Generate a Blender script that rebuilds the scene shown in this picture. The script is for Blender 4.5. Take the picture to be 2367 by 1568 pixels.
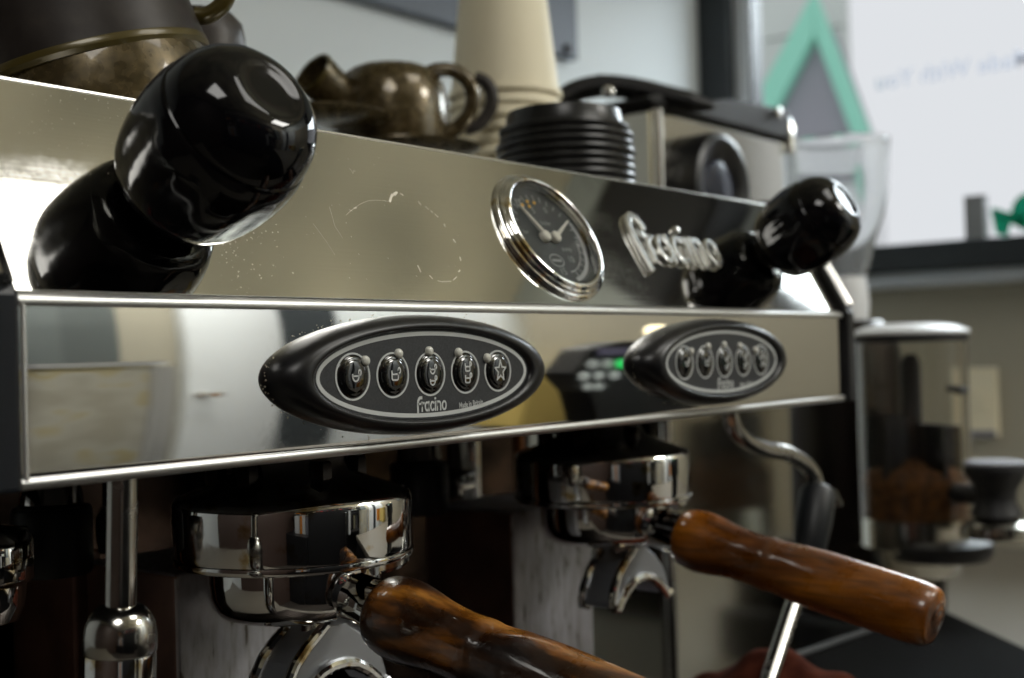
import bpy, bmesh, math, random
import numpy as np
from mathutils import Matrix, Vector
random.seed(4)
for o in list(bpy.data.objects): bpy.data.objects.remove(o)
SC = bpy.context.scene
COL = SC.collection
PI = math.pi
# ------------------------------------------------------------------ camera
# world: x along the machine front, y into the machine, z up; fascia bottom at z = 0, metres
IW, IH = 2367.0, 1568.0
FPX = 2860.18
YAW, PIT, ROL = 0.67693, 0.01262, -0.02671
CAM = np.array([-0.1925, -0.34035, 0.0346])
fw = np.array([math.cos(YAW)*math.cos(PIT), math.sin(YAW)*math.cos(PIT), math.sin(PIT)])
rt = np.array([math.sin(YAW), -math.cos(YAW), 0.0]); upv = np.cross(rt, fw)
c_, s_ = math.cos(ROL), math.sin(ROL)
rt, upv = c_*rt+s_*upv, -s_*rt+c_*upv
cd = bpy.data.cameras.new('camera'); cam = bpy.data.objects.new('camera', cd); COL.objects.link(cam)
cam.matrix_world = Matrix(((rt[0], upv[0], -fw[0], CAM[0]), (rt[1], upv[1], -fw[1], CAM[1]), (rt[2], upv[2], -fw[2], CAM[2]), (0, 0, 0, 1)))
cd.sensor_width = 36; cd.lens = 36*FPX/IW; cd.clip_start = 0.01; cd.clip_end = 200
cd.dof.use_dof = True; cd.dof.focus_distance = 0.475; cd.dof.aperture_fstop = 8.0; cd.dof.aperture_blades = 9
SC.camera = cam
SC.render.resolution_x, SC.render.resolution_y = 1024, 678
# ------------------------------------------------------------------ world, light, exposure
W = bpy.data.worlds.new('World'); SC.world = W; W.use_nodes = True
W.node_tree.nodes['Background'].inputs[0].default_value = (0.93, 0.96, 1.0, 1)
W.node_tree.nodes['Background'].inputs[1].default_value = 0.80
SC.view_settings.view_transform = 'Standard'; SC.view_settings.look = 'None'
SC.view_settings.exposure = 0.0; SC.view_settings.gamma = 1.0; SC.view_settings.use_curve_mapping = False

def area(name, loc, size, power, color, target=None, portal=False, size_y=None):
    l = bpy.data.lights.new(name, 'AREA'); l.shape = 'RECTANGLE'; l.size = size; l.size_y = size_y or size
    l.energy = power; l.color = color
    o = bpy.data.objects.new(name, l); COL.objects.link(o); o.location = loc
    if target is not None:
        o.rotation_euler = (Vector(target)-Vector(loc)).to_track_quat('-Z', 'Y').to_euler()
    if portal: l.cycles.is_portal = True
    return o
WARM = (1.0, 0.98, 0.93)
RX, FY, BY, LX, CZ, FZ = 2.0, -2.2, 0.9, -1.7, 1.3, -1.2     # right, front, back, left walls, ceiling, floor
area('ceiling_lamp', (0.70, -0.79, CZ-0.03), 0.6, 6.0, WARM, (0.70, -0.79, 0))
area('ceiling_lamp', (-0.75, -0.79, CZ-0.03), 0.6, 9.5, WARM, (-0.75, -0.79, 0))
area('ceiling_lamp', (1.50, -1.65, CZ-0.03), 0.6, 30.0, WARM, (1.50, -1.65, 0))
area('ceiling_fill', (0.9, -1.35, 0.25), 1.2, 7.0, (1.0, 0.96, 0.86), (0.9, -1.35, 2.0))  # added unseen fill, faces up to brighten the ceiling
area('daylight', (3.0, 0.0, 1.95), 2.3, 190.0, (0.85, 0.95, 1.0), (0.9, 0.85, 0.25))
WIN = (-0.36, 0.834, 0.21, 0.84)                              # window opening in the right wall: y0 y1 z0 z1
area('window_portal', (RX+0.02, (WIN[0]+WIN[1])/2, (WIN[2]+WIN[3])/2), WIN[3]-WIN[2], 1, (1, 1, 1), (0, (WIN[0]+WIN[1])/2, (WIN[2]+WIN[3])/2), True, WIN[1]-WIN[0])

# ------------------------------------------------------------------ pixel -> place helpers (2367 x 1568 view)
HP, TAU, LP, PW = 0.055, 0.50345, 0.086, 0.57865              # lower fascia height, upper fascia tilt, its slant length, width
NN = np.array([0, -math.cos(TAU), math.sin(TAU)])
def at(U, V, **k):
    d = fw+(U-IW/2)/FPX*rt-(V-IH/2)/FPX*upv
    if 'x' in k: t = (k['x']-CAM[0])/d[0]
    elif 'y' in k: t = (k['y']-CAM[1])/d[1]
    elif 'z' in k: t = (k['z']-CAM[2])/d[2]
    elif 'Z' in k: t = k['Z']
    else: t = ((np.array([0, 0, HP])+NN*k['n']-CAM)@NN)/(d@NN)
    return CAM+t*d
def st(P): return P[0], P[1]*math.sin(TAU)+(P[2]-HP)*math.cos(TAU)
def up(s, t, n=0.0): return np.array([s, t*math.sin(TAU)-n*math.cos(TAU), HP+t*math.cos(TAU)+n*math.sin(TAU)])

# ------------------------------------------------------------------ materials
def mat(name, color, rough=0.5, metal=0.0, spec=0.5, coat=0.0, trans=0.0, ior=1.45, emit=None, es=0.0):
    m = bpy.data.materials.new(name); m.use_nodes = True
    b = m.node_tree.nodes['Principled BSDF']
    b.inputs['Base Color'].default_value = (*color, 1); b.inputs['Roughness'].default_value = rough
    b.inputs['Metallic'].default_value = metal; b.inputs['Specular IOR Level'].default_value = spec
    b.inputs['Coat Weight'].default_value = coat; b.inputs['Coat Roughness'].default_value = 0.05
    b.inputs['Transmission Weight'].default_value = trans; b.inputs['IOR'].default_value = ior
    if emit: b.inputs['Emission Color'].default_value = (*emit, 1); b.inputs['Emission Strength'].default_value = es
    return m
def nd(m, t): return m.node_tree.nodes.new(t)
def lk(m, a, b): m.node_tree.links.new(a, b)
def bsdf(m): return m.node_tree.nodes['Principled BSDF']
def noise(m, scale, detail=4, vec=None, stretch=None):
    n = nd(m, 'ShaderNodeTexNoise'); n.inputs['Scale'].default_value = scale; n.inputs['Detail'].default_value = detail
    tc = nd(m, 'ShaderNodeTexCoord'); src = tc.outputs['Object']
    if stretch:
        mp = nd(m, 'ShaderNodeMapping'); mp.inputs['Scale'].default_value = stretch; lk(m, src, mp.inputs[0]); src = mp.outputs[0]
    lk(m, src, n.inputs['Vector']); return n.outputs['Fac']
def ramp(m, fac, stops):
    r = nd(m, 'ShaderNodeValToRGB'); e = r.color_ramp.elements
    while len(e) < len(stops): e.new(0.5)
    for i, (p, c) in enumerate(stops):
        e[i].position = p; e[i].color = (*c, 1) if len(c) == 3 else c
    lk(m, fac, r.inputs[0]); return r.outputs[0]
def vary(m, stops, scale, detail=4, stretch=None, inp='Base Color'):
    c = ramp(m, noise(m, scale, detail, None, stretch), stops); lk(m, c, bsdf(m).inputs[inp]); return m
def g(v): return (v, v, v)
def bump(m, scale, strength, dist=0.001, detail=3, stretch=None):
    b = nd(m, 'ShaderNodeBump'); b.inputs['Strength'].default_value = strength; b.inputs['Distance'].default_value = dist
    lk(m, noise(m, scale, detail, None, stretch), b.inputs['Height']); lk(m, b.outputs[0], bsdf(m).inputs['Normal']); return m
M = {}
def pores(m):
    b = bsdf(m); src = b.inputs['Base Color'].links[0].from_socket
    fine = ramp(m, noise(m, 520, 4, None, (1.0, 0.035, 1.0)), [(0.36, g(0.30)), (0.50, g(0.85)), (0.70, g(1.15))])
    mx = nd(m, 'ShaderNodeMix'); mx.data_type = 'RGBA'; mx.blend_type = 'MULTIPLY'; mx.inputs[0].default_value = 0.6
    lk(m, src, mx.inputs[6]); lk(m, fine, mx.inputs[7]); lk(m, mx.outputs[2], b.inputs['Base Color'])
    lk(m, ramp(m, noise(m, 70, 6), [(0.36, g(0.20)), (0.62, g(0.48))]), b.inputs['Roughness'])
    lk(m, ramp(m, noise(m, 33, 5), [(0.44, g(0.75)), (0.60, g(0.15))]), b.inputs['Coat Weight'])
def smears(m, lo, mid, hi, brush=0.0):
    a = noise(m, 17, 7, None, (0.6, 1.6, 1.6)); b = noise(m, 420, 2)
    mx = nd(m, 'ShaderNodeMath'); mx.operation = 'MULTIPLY_ADD'; lk(m, b, mx.inputs[0]); mx.inputs[1].default_value = 0.18; lk(m, a, mx.inputs[2])
    lk(m, ramp(m, mx.outputs[0], [(0.46, g(lo)), (0.62, g(mid)), (0.76, g(hi))]), bsdf(m).inputs['Roughness'])
    if brush: bump(m, 700, brush, 0.0002, 2, (0.012, 1, 1))
M['fascia'] = mat('polished steel fascia', (0.79, 0.785, 0.755), 0.05, 1.0)
smears(M['fascia'], .03, .05, .11, .03)
M['fascia_low'] = mat('mirror steel fascia', (0.80, 0.80, 0.785), 0.03, 1.0)
smears(M['fascia_low'], .018, .03, .085, .008)
M['edge'] = mat('brushed steel edge', (0.72, 0.71, 0.68), 0.22, 1.0)
M['chrome'] = mat('chrome', (0.80, 0.80, 0.79), 0.03, 1.0)
smears(M['chrome'], .015, .04, .16)
vary(M['chrome'], [(0.57, (0.80, 0.80, 0.79)), (0.64, (0.58, 0.46, 0.26)), (0.72, (0.20, 0.11, 0.04))], 75, 6)
M['clean_chrome'] = mat('clean chrome', (0.80, 0.80, 0.79), 0.03, 1.0)
M['badge'] = mat('badge steel', (0.74, 0.74, 0.71), 0.24, 1.0)
M['lip'] = mat('satin folded lip', (0.66, 0.66, 0.65), 0.38, 1.0)
M['chrome_tube'] = mat('satin chrome tube', (0.50, 0.49, 0.46), 0.2, 1.0)
vary(M['chrome_tube'], [(0.35, g(0.12)), (0.65, g(0.30))], 60, 6, None, 'Roughness')
M['dirty_steel'] = mat('spotted steel', (0.5, 0.5, 0.5), 0.45, 0.7)
vary(M['dirty_steel'], [(0.30, (0.16, 0.14, 0.12)), (0.38, (0.46, 0.455, 0.47)), (0.6, (0.60, 0.60, 0.64))], 300, 9, (1, 1, 0.22))
M['brown_reflection'] = mat('steel with painted brown reflection', (0.2, 0.12, 0.09), 0.34, 0.3)  # brown mirrored from the room, painted into the steel colour
vary(M['brown_reflection'], [(0.34, (0.11, 0.058, 0.044)), (0.66, (0.26, 0.14, 0.105))], 22, 5)
M['dark_steel'] = mat('dark steel', (0.032, 0.027, 0.024), 0.34, 1.0)
M['bakelite'] = mat('black bakelite', (0.003, 0.003, 0.004), 0.06, 0.0, 0.42)
smears(M['bakelite'], .045, .065, .17)
M['satin_black'] = mat('satin black plastic', (0.008, 0.008, 0.009), 0.33, 0.0, 0.5)
bump(M['satin_black'], 1500, 0.08, 0.0002)
M['face'] = mat('charcoal overlay', (0.026, 0.028, 0.031), 0.5)
vary(M['face'], [(0.35, (0.020, 0.022, 0.025)), (0.65, (0.034, 0.036, 0.040))], 1400, 2)
M['print'] = mat('light grey print', (0.56, 0.58, 0.57), 0.5)
M['print_dim'] = mat('grey print', (0.30, 0.31, 0.31), 0.5)
M['led'] = mat('frosted lamp lens', (0.58, 0.58, 0.52), 0.25, 0.0, 0.5, 0.5)
M['button'] = mat('glossy black button', (0.004, 0.004, 0.004), 0.04, 0.0, 0.6, 0.6)
M['matte_black'] = mat('matte black', (0.010, 0.010, 0.011), 0.5)
M['dull_black'] = mat('dull black', (0.003, 0.003, 0.003), 0.8, 0, 0.04)
M['navy_black'] = mat('black enamel', (0.012, 0.014, 0.018), 0.25, 0, 0.5)
M['rubber'] = mat('black rubber', (0.012, 0.014, 0.016), 0.42)
M['dial'] = mat('dark gauge dial', (0.030, 0.036, 0.036), 0.4)
M['needle'] = mat('cream needle', (0.62, 0.60, 0.52), 0.4)
M['amber'] = mat('amber dots', (0.75, 0.42, 0.06), 0.4)
M['glass'] = mat('gauge glass', (1, 1, 1), 0.0, 0, 0.5, 0, 1.0, 1.06)
M['scratch'] = mat('bare scratches', (0.75, 0.70, 0.58), 0.45, 0.3)
M['water_mark'] = mat('dried water mark', (0.55, 0.50, 0.40), 0.5, 0.5)
m = M['wood'] = mat('varnished wood', (0.16, 0.055, 0.012), 0.28, 0, 0.5, 0.55)
vary(m, [(0.30, (0.045, 0.013, 0.002)), (0.45, (0.19, 0.058, 0.005)), (0.58, (0.38, 0.128, 0.010)), (0.74, (0.50, 0.20, 0.022))], 38, 7, (1.0, 0.16, 1.0)); pores(m)
bump(m, 160, 0.12, 0.0006, 4, (1, 0.3, 1))
m = M['wood_worn'] = mat('worn dark wood', (0.10, 0.035, 0.008), 0.24, 0, 0.5, 0.6)
vary(m, [(0.40, (0.008, 0.003, 0.0015)), (0.49, (0.030, 0.010, 0.002)), (0.56, (0.19, 0.066, 0.008)), (0.64, (0.40, 0.17, 0.025))], 42, 8, (1.0, 0.35, 1.0)); pores(m)
bump(m, 220, 0.3, 0.0008, 5)
m = M['ceramic'] = mat('bronze glazed ceramic', (0.07, 0.05, 0.03), 0.3, 0.45, 0.5, 0.45)
vary(m, [(0.30, (0.052, 0.038, 0.016)), (0.50, (0.082, 0.060, 0.026)), (0.70, (0.115, 0.085, 0.038))], 230, 3)
vary(m, [(0.36, g(0.16)), (0.64, g(0.38))], 130, 4, None, 'Roughness')
m = M['ceramic_dark'] = mat('dark brown ceramic', (0.03, 0.024, 0.02), 0.42, 0.1, 0.4)
vary(m, [(0.3, (0.016, 0.012, 0.010)), (0.6, (0.034, 0.028, 0.024)), (0.85, (0.060, 0.048, 0.038))], 70, 7)
M['rim'] = mat('olive glazed rim', (0.075, 0.056, 0.012), 0.28, 0.2, 0.5, 0.3)
M['paper'] = mat('cream paper cup', (0.80, 0.73, 0.54), 0.55)
bump(M['paper'], 300, 0.05, 0.0003)
M['lid'] = mat('black polystyrene lid', (0.012, 0.012, 0.012), 0.28)
M['steel_box'] = mat('satin steel case', (0.62, 0.60, 0.53), 0.16, 1.0)
M['blue_black'] = mat('dark blue glossy', (0.008, 0.013, 0.03), 0.2)
M['clear'] = mat('clear plastic', (0.95, 0.97, 0.98), 0.03, 0, 0.5, 0, 0.92, 1.40)
M['clear_stained'] = mat('coffee stained clear plastic', (0.94, 0.92, 0.88), 0.05, 0, 0.5, 0, 1.0, 1.3)
M['white_plastic'] = mat('pale grey plastic', (0.70, 0.71, 0.72), 0.3)
m = M['coffee'] = mat('ground coffee', (0.07, 0.028, 0.008), 0.9)
vary(m, [(0.3, (0.025, 0.010, 0.004)), (0.7, (0.16, 0.065, 0.014))], 120, 6)
m = M['cloth'] = mat('red brown cloth', (0.10, 0.016, 0.008), 0.95, 0, 0.1)
vary(m, [(0.36, (0.040, 0.010, 0.006)), (0.64, (0.095, 0.026, 0.014))], 60, 6); bump(m, 500, 0.5, 0.001)
M['wall_white'] = mat('white painted wall', (0.66, 0.71, 0.73), 0.7); bump(M['wall_white'], 90, 0.08)
M['wall_beige'] = mat('beige painted wall', (0.38, 0.355, 0.28), 0.7); bump(M['wall_beige'], 90, 0.08)
M['wall_grey'] = mat('grey green painted wall', (0.52, 0.57, 0.56), 0.7)
m = M['ceiling'] = mat('cream ceiling', (0.66, 0.60, 0.45), 0.8)
vary(m, [(0.40, (0.46, 0.43, 0.32)), (0.58, (0.74, 0.68, 0.50))], 2.2, 1)
M['beam'] = mat('olive grey beam', (0.30, 0.29, 0.22), 0.8)
M['wall_brown'] = mat('dark brown panelling', (0.055, 0.034, 0.027), 0.5)
M['floor'] = mat('dark floor', (0.05, 0.042, 0.036), 0.5)
m = M['counter'] = mat('dull laminate counter', (0.15, 0.135, 0.11), 0.5)
M['dark_counter'] = mat('dark cabinet', (0.018, 0.018, 0.020), 0.35)
M['board'] = mat('slate blue menu board', (0.145, 0.165, 0.20), 0.6)
M['frame'] = mat('dark window frame', (0.016, 0.022, 0.026), 0.4)
M['frame_white'] = mat('pale window trim', (0.60, 0.64, 0.68), 0.45)
M['pane'] = mat('window pane', (1, 1, 1), 0.0, 0, 0.3, 0, 1.0, 1.01)
M['vinyl_blue'] = mat('pale blue window lettering', (0.58, 0.68, 0.88), 0.5, trans=0.9, ior=1.05)
M['vinyl_green'] = mat('green window sticker', (0.02, 0.34, 0.20), 0.5, trans=0.6, ior=1.05)
M['vinyl_grey'] = mat('grey window sticker', (0.22, 0.23, 0.24), 0.6)
M['green_paint'] = mat('green painted bargeboard', (0.30, 0.70, 0.54), 0.6)
M['render_wall'] = mat('pale weatherboard', (0.62, 0.66, 0.62), 0.8)
M['shed_grey'] = mat('grey gable boards', (0.30, 0.30, 0.33), 0.8)
M['white_plaster'] = mat('white plaster', (0.92, 0.92, 0.92), 0.8)
M['white_ground'] = mat('pale paving', (0.6, 0.6, 0.6), 0.9)
M['door_white'] = mat('white door', (0.80, 0.84, 0.86), 0.5)
M['red'] = mat('red print', (0.35, 0.01, 0.015), 0.5)
M['card'] = mat('grey card', (0.22, 0.22, 0.25), 0.6)
M['green_lamp'] = mat('green indicator', (0.0, 0.2, 0.05), 0.4, emit=(0.02, 1.0, 0.18), es=0.9)
M['white_emissive'] = mat('weakly emissive white button', (0.7, 0.72, 0.70), 0.4, emit=(0.9, 1.0, 0.95), es=0.2)  # white buttons with a weak emission of their own
M['warm_lamp'] = mat('warm lamp', (0.9, 0.8, 0.5), 0.4, emit=(1.0, 0.86, 0.55), es=2.2)
M['violet'] = mat('violet display', (0.05, 0.04, 0.08), 0.4, emit=(0.30, 0.28, 0.42), es=0.16)
M['tub'] = mat('cloudy plastic tub', (0.62, 0.60, 0.50), 0.4)
vary(M['tub'], [(0.36, (0.70, 0.67, 0.56)), (0.50, (0.84, 0.82, 0.72)), (0.58, (0.80, 0.70, 0.40)), (0.66, (0.88, 0.88, 0.84))], 7, 2)
M['yellow'] = mat('yellow print', (0.72, 0.55, 0.18), 0.5)
M['orange'] = mat('orange plastic', (0.75, 0.28, 0.03), 0.5)
M['leaf_green'] = mat('pale green card', (0.55, 0.62, 0.45), 0.6)

# ------------------------------------------------------------------ mesh helpers (all coordinates are world, roots subtract their place)
def root_loc(o):
    while o.parent: o = o.parent
    return np.array(o.location)
def obj(name, v, f, m, parent=None, smooth=True, label=None, sharp=35):
    me = bpy.data.meshes.new(name)
    off = root_loc(parent) if parent else np.zeros(3)
    if parent is None:
        vv = np.array(v, float); off = np.array([vv[:, 0].mean(), vv[:, 1].mean(), vv[:, 2].min()])
    me.from_pydata([tuple(float(a) for a in (np.asarray(p)-off)) for p in v], [], [tuple(int(a) for a in q) for q in f])
    bm = bmesh.new(); bm.from_mesh(me); bmesh.ops.recalc_face_normals(bm, faces=bm.faces); bm.to_mesh(me); bm.free()
    me.materials.append(M[m] if isinstance(m, str) else m)
    if smooth:
        for p in me.polygons: p.use_smooth = True
        me.set_sharp_from_angle(angle=math.radians(sharp))
    o = bpy.data.objects.new(name, me); COL.objects.link(o)
    if parent: o.parent = parent
    else: o.location = off
    if label: o['label'] = label
    return o
def thing(name, label, cat, loc, group=None):
    o = bpy.data.objects.new(name, None); COL.objects.link(o); o.location = tuple(float(a) for a in loc); o.empty_display_size = 0.02
    o['label'] = label; o['category'] = cat
    if group: o['group'] = group
    return o
def tag(o, label, cat, group=None):
    o['label'] = label; o['category'] = cat
    if group: o['group'] = group
    return o
def struct(o): o['kind'] = 'structure'; return o
class G:
    def __init__(s): s.v = []; s.f = []
    def add(s, v, f):
        k = len(s.v); s.v += [np.asarray(p, float) for p in v]; s.f += [tuple(i+k for i in q) for q in f]; return s
    def obj(s, name, m, parent=None, **k): return obj(name, s.v, s.f, m, parent, **k)
def fr(o, ax, ref=(1, 0, 0)):
    ax = np.asarray(ax, float); ax = ax/np.linalg.norm(ax); ref = np.asarray(ref, float)
    a = ref-ax*(ref@ax); a /= np.linalg.norm(a); return np.asarray(o, float), a, np.cross(ax, a), ax
ZF = lambda o: (np.asarray(o, float), np.array([1., 0, 0]), np.array([0, 1., 0]), np.array([0, 0, 1.]))
def lathe(F, prof, n=64, mod=None, sx=1.0, sy=1.0):
    o, a, b, ax = F; v = []; f = []
    for r, h in prof:
        for i in range(n):
            t = 2*PI*i/n; q = r*(mod(t, h) if mod else 1)
            v.append(o+ax*h+a*q*sx*math.cos(t)+b*q*sy*math.sin(t))
    for j in range(len(prof)-1):
        for i in range(n):
            k = (i+1) % n; f.append((j*n+i, j*n+k, (j+1)*n+k, (j+1)*n+i))
    if prof[0][0] > 1e-6: f.append(tuple(range(n))[::-1])
    if prof[-1][0] > 1e-6: f.append(tuple(range((len(prof)-1)*n, len(prof)*n)))
    return v, f
def lathe_open(F, prof, n=64, **k):
    v, f = lathe(F, prof, n, **k); return v, [q for q in f if len(q) == 4]
def smooth_path(P, per=8, closed=False):
    P = [np.asarray(p, float) for p in P]; n = len(P); out = []
    for i in range(n if closed else n-1):
        g_ = (lambda k: P[k % n]) if closed else (lambda k: P[min(max(k, 0), n-1)])
        p0, p1, p2, p3 = g_(i-1), g_(i), g_(i+1), g_(i+2)
        for j in range(per):
            t = j/per
            out.append(0.5*(2*p1+(p2-p0)*t+(2*p0-5*p1+4*p2-p3)*t*t+(3*p1-p0-3*p2+p3)*t**3))
    if not closed: out.append(P[-1])
    return out
def tube(P, r, n=12, closed=False, sec=None, ref=None):
    P = [np.asarray(p, float) for p in P]; m_ = len(P); v = []; f = []
    rr = r if hasattr(r, '__len__') else [r]*m_
    a = None
    for i in range(m_):
        t = P[(i+1) % m_]-P[i-1] if closed else P[min(i+1, m_-1)]-P[max(i-1, 0)]
        t = t/(np.linalg.norm(t)+1e-12)
        if ref is not None: a = np.asarray(ref, float)
        elif a is None: a = np.array([0, 0, 1.]) if abs(t[2]) < 0.9 else np.array([1., 0, 0])
        a = a-t*(a@t); a /= np.linalg.norm(a); b = np.cross(t, a)
        for k in range(n):
            w = 2*PI*k/n; ca, sa = math.cos(w), math.sin(w)
            if sec: ca, sa = ca*sec[0], sa*sec[1]
            v.append(P[i]+rr[i]*(a*ca+b*sa))
    for i in range(m_ if closed else m_-1):
        j = (i+1) % m_
        for k in range(n):
            l = (k+1) % n; f.append((i*n+k, i*n+l, j*n+l, j*n+k))
    if not closed: f += [tuple(range(n))[::-1], tuple(range((m_-1)*n, m_*n))]
    return v, f
def box(x0, x1, y0, y1, z0, z1):
    v = [(x, y, z) for z in (z0, z1) for y in (y0, y1) for x in (x0, x1)]
    return v, [(0, 2, 3, 1), (4, 5, 7, 6), (0, 1, 5, 4), (2, 6, 7, 3), (0, 4, 6, 2), (1, 3, 7, 5)]
def bevel(o, w, seg=3):
    b = o.modifiers.new('bevel', 'BEVEL'); b.width = w; b.segments = seg; b.limit_method = 'ANGLE'; b.angle_limit = math.radians(40); b.harden_normals = False
    return o
def prism(poly, axis, a0, a1):
    """extrude a closed polygon of 2-D points along x, y or z"""
    n = len(poly); v = []
    for a in (a0, a1):
        for p in poly:
            v.append({'x': (a, p[0], p[1]), 'y': (p[0], a, p[1]), 'z': (p[0], p[1], a)}[axis])
    return v, [tuple(range(n))[::-1], tuple(range(n, 2*n))]+[(i, (i+1) % n, n+(i+1) % n, n+i) for i in range(n)]
def rbox(cx, cy, hx, hy, r, n=6):
    out = []
    for sx, sy, a0 in ((1, 1, 0), (-1, 1, 90), (-1, -1, 180), (1, -1, 270)):
        for i in range(n+1):
            a = math.radians(a0+90*i/n); out.append((cx+sx*(hx-r)+r*math.cos(a), cy+sy*(hy-r)+r*math.sin(a)))
    return out
def text_geo(s, size, P0, ex, ey, depth, mirror=False, bold=0.0):
    """flat or raised lettering from the built-in font laid on a plane"""
    cu = bpy.data.curves.new('t', 'FONT'); cu.body = s; cu.size = size; cu.extrude = depth; cu.offset = bold; cu.resolution_u = 3
    o = bpy.data.objects.new('t', cu); COL.objects.link(o)
    me = o.to_mesh(); nn = np.cross(ex, ey)
    v = [np.asarray(P0)+np.asarray(ex)*p.co.x+np.asarray(ey)*p.co.y+nn*p.co.z for p in me.vertices]
    f = [tuple(q.vertices) for q in me.polygons]
    wd = max(p.co.x for p in me.vertices)
    o.to_mesh_clear(); bpy.data.objects.remove(o); bpy.data.curves.remove(cu)
    return v, f, wd
def arc(cx, cy, r, a0, a1, n=10, ry=None):
    return [(cx+r*math.cos(math.radians(a0+(a1-a0)*i/n)), cy+(ry or r)*math.sin(math.radians(a0+(a1-a0)*i/n))) for i in range(n+1)]
STROKES = {   # rounded bold strokes, x-height 1
    'f': ([arc(0.78, 0.95, 0.62, 55, 180, 12)+[(0.16, 0.4), (0.16, -0.12)], [(0.16, 0.86), (0.62, 0.86)]], 0.80),
    'r': ([[(0.16, 0.9), (0.16, 0)], arc(0.50, 0.52, 0.34, 180, 80, 8)], 0.66),
    'a': ([arc(0.48, 0.45, 0.36, 0, 360, 18, 0.45), [(0.86, 0.92), (0.86, 0)]], 1.08),
    'c': ([arc(0.50, 0.45, 0.38, 52, 308, 16, 0.46)], 0.92),
    'i': ([[(0.16, 0.9), (0.16, 0)]], 0.38),
    'n': ([[(0.16, 0.92), (0.16, 0)], arc(0.50, 0.52, 0.34, 180, 0, 10, 0.40)+[(0.84, 0)]], 1.06),
    'o': ([arc(0.52, 0.45, 0.38, 0, 360, 18, 0.46)], 1.02)}
def word(w): 
    x = 0; out = []; dots = []
    for c in w:
        ss, adv = STROKES[c]
        for s in ss: out.append([(x+p[0], p[1]) for p in s])
        if c == 'i': dots.append((x+0.16, 1.30))
        x += adv
    return out, dots, x
def ribbon(pts, w, place, h=0.0002, n=8):
    """flat raised stroke: place(px, py, height) -> point"""
    P = [np.array([p[0], p[1], 0.0]) for p in pts]
    closed = np.linalg.norm(P[0]-P[-1]) < 1e-9
    v = []; f = []; m_ = len(P)
    for i in range(m_):
        if closed: t = P[1]-P[-2] if i in (0, m_-1) else P[i+1]-P[i-1]
        else: t = P[min(i+1, m_-1)]-P[max(i-1, 0)]
        t = t/(np.linalg.norm(t)+1e-12); nrm = np.array([-t[1], t[0], 0])
        e = (0 if closed else (w*0.5*(-1 if i == 0 else 1 if i == m_-1 else 0)))
        c = P[i]+t*e
        for s, hh in ((-.5, 0), (-.5, h), (.5, h), (.5, 0)):
            q = c+nrm*w*s; v.append(place(q[0], q[1], hh))
    for i in range(m_-1):
        for k in range(4):
            l = (k+1) % 4; f.append((i*4+k, i*4+l, i*4+4+l, i*4+4+k))
    f += [(0, 1, 2, 3), tuple((m_-1)*4+k for k in (3, 2, 1, 0))]
    return v, f

M['copper'] = mat('tarnished copper', (0.30, 0.13, 0.06), 0.3, 1.0)
M['backplate'] = mat('mottled brown steel', (0.12, 0.08, 0.06), 0.22, 1.0)
vary(M['backplate'], [(0.36, (0.018, 0.013, 0.011)), (0.50, (0.045, 0.031, 0.025)), (0.64, (0.11, 0.072, 0.056))], 24, 6)

# ================================================================== THE SETTING
struct(obj('floor', *box(LX, RX, FY, BY, FZ-0.05, FZ), 'floor', smooth=False))
struct(obj('ceiling', *box(LX-.1, RX+.1, FY-.1, BY+.1, CZ, CZ+0.05), 'ceiling', smooth=False))
struct(obj('back_wall', *box(LX-.1, RX+.1, BY, BY+0.1, FZ, CZ), 'wall_white', smooth=False))
struct(obj('left_wall', *box(LX-.1, LX, FY, BY, FZ, CZ), 'wall_brown', smooth=False))
struct(obj('front_wall', *box(LX-.1, RX+.1, FY-.1, FY, FZ, CZ), 'wall_beige', smooth=False))
y0, y1, z0, z1 = WIN
gw = G().add(*box(RX, RX+.1, FY, BY, FZ, z0-0.075)).add(*box(RX, RX+.1, FY, y0, z0-0.075, z1)).add(*box(RX, RX+.1, y1, BY, z0-0.075, z1))
struct(gw.obj('right_wall', 'wall_beige', smooth=False))
struct(obj('upper_right_wall', *box(RX-.003, RX+.1, FY, BY, z1+.0005, CZ), 'wall_grey', smooth=False))
# counters
struct(obj('counter', *box(-0.9, RX, -0.16, BY, -0.36, -0.32), 'counter', smooth=False))
struct(obj('counter_return', *box(0.60, RX, -1.25, -0.165, -0.36, -0.321), 'counter', smooth=False))
cf = G().add(*box(-0.88, 0.6, -0.10, BY, FZ, -0.361)).add(*box(0.65, RX, -1.2, -0.105, FZ, -0.361))
struct(cf.obj('counter_front', 'dark_counter', smooth=False))

# window in the right wall
wn = thing('window', 'dark framed shop window with a black sill beside the white wall', 'window', (RX, (y0+y1)/2, z0-.075))
wf = G()
wf.add(*box(RX-.035, RX+.05, y1-.002, BY-.001, z0-.001, z1)).add(*box(RX-.02, RX+.05, y0, y1-.002, z1-.03, z1)).add(*box(RX-.02, RX+.05, y0, y0+.04, z0, z1-.03))
bevel(wf.obj('frame', 'frame', wn, smooth=False), .003)
bevel(obj('trim', *box(RX-.012, RX+.04, y1-.032, y1-.0025, z0, z1-.03), 'frame_white', wn, smooth=False), .002)
obj('seal', *box(RX-.006, RX+.04, y1-.0375, y1-.0325, z0, z1-.03), 'frame', wn, smooth=False)
bevel(obj('sill', *box(RX-.10, RX+.05, y0, BY-.002, z0-.050, z0-.002), 'frame', wn, smooth=False), .004)
bevel(obj('sill_ledge', *box(RX-.07, RX+.05, y0, BY-.002, z0-.0745, z0-.0505), 'frame_white', wn, smooth=False), .004)
obj('pane', *box(RX+.012, RX+.016, y0+.04, y1-.038, z0, z1-.03), 'pane', wn, smooth=False)
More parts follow.
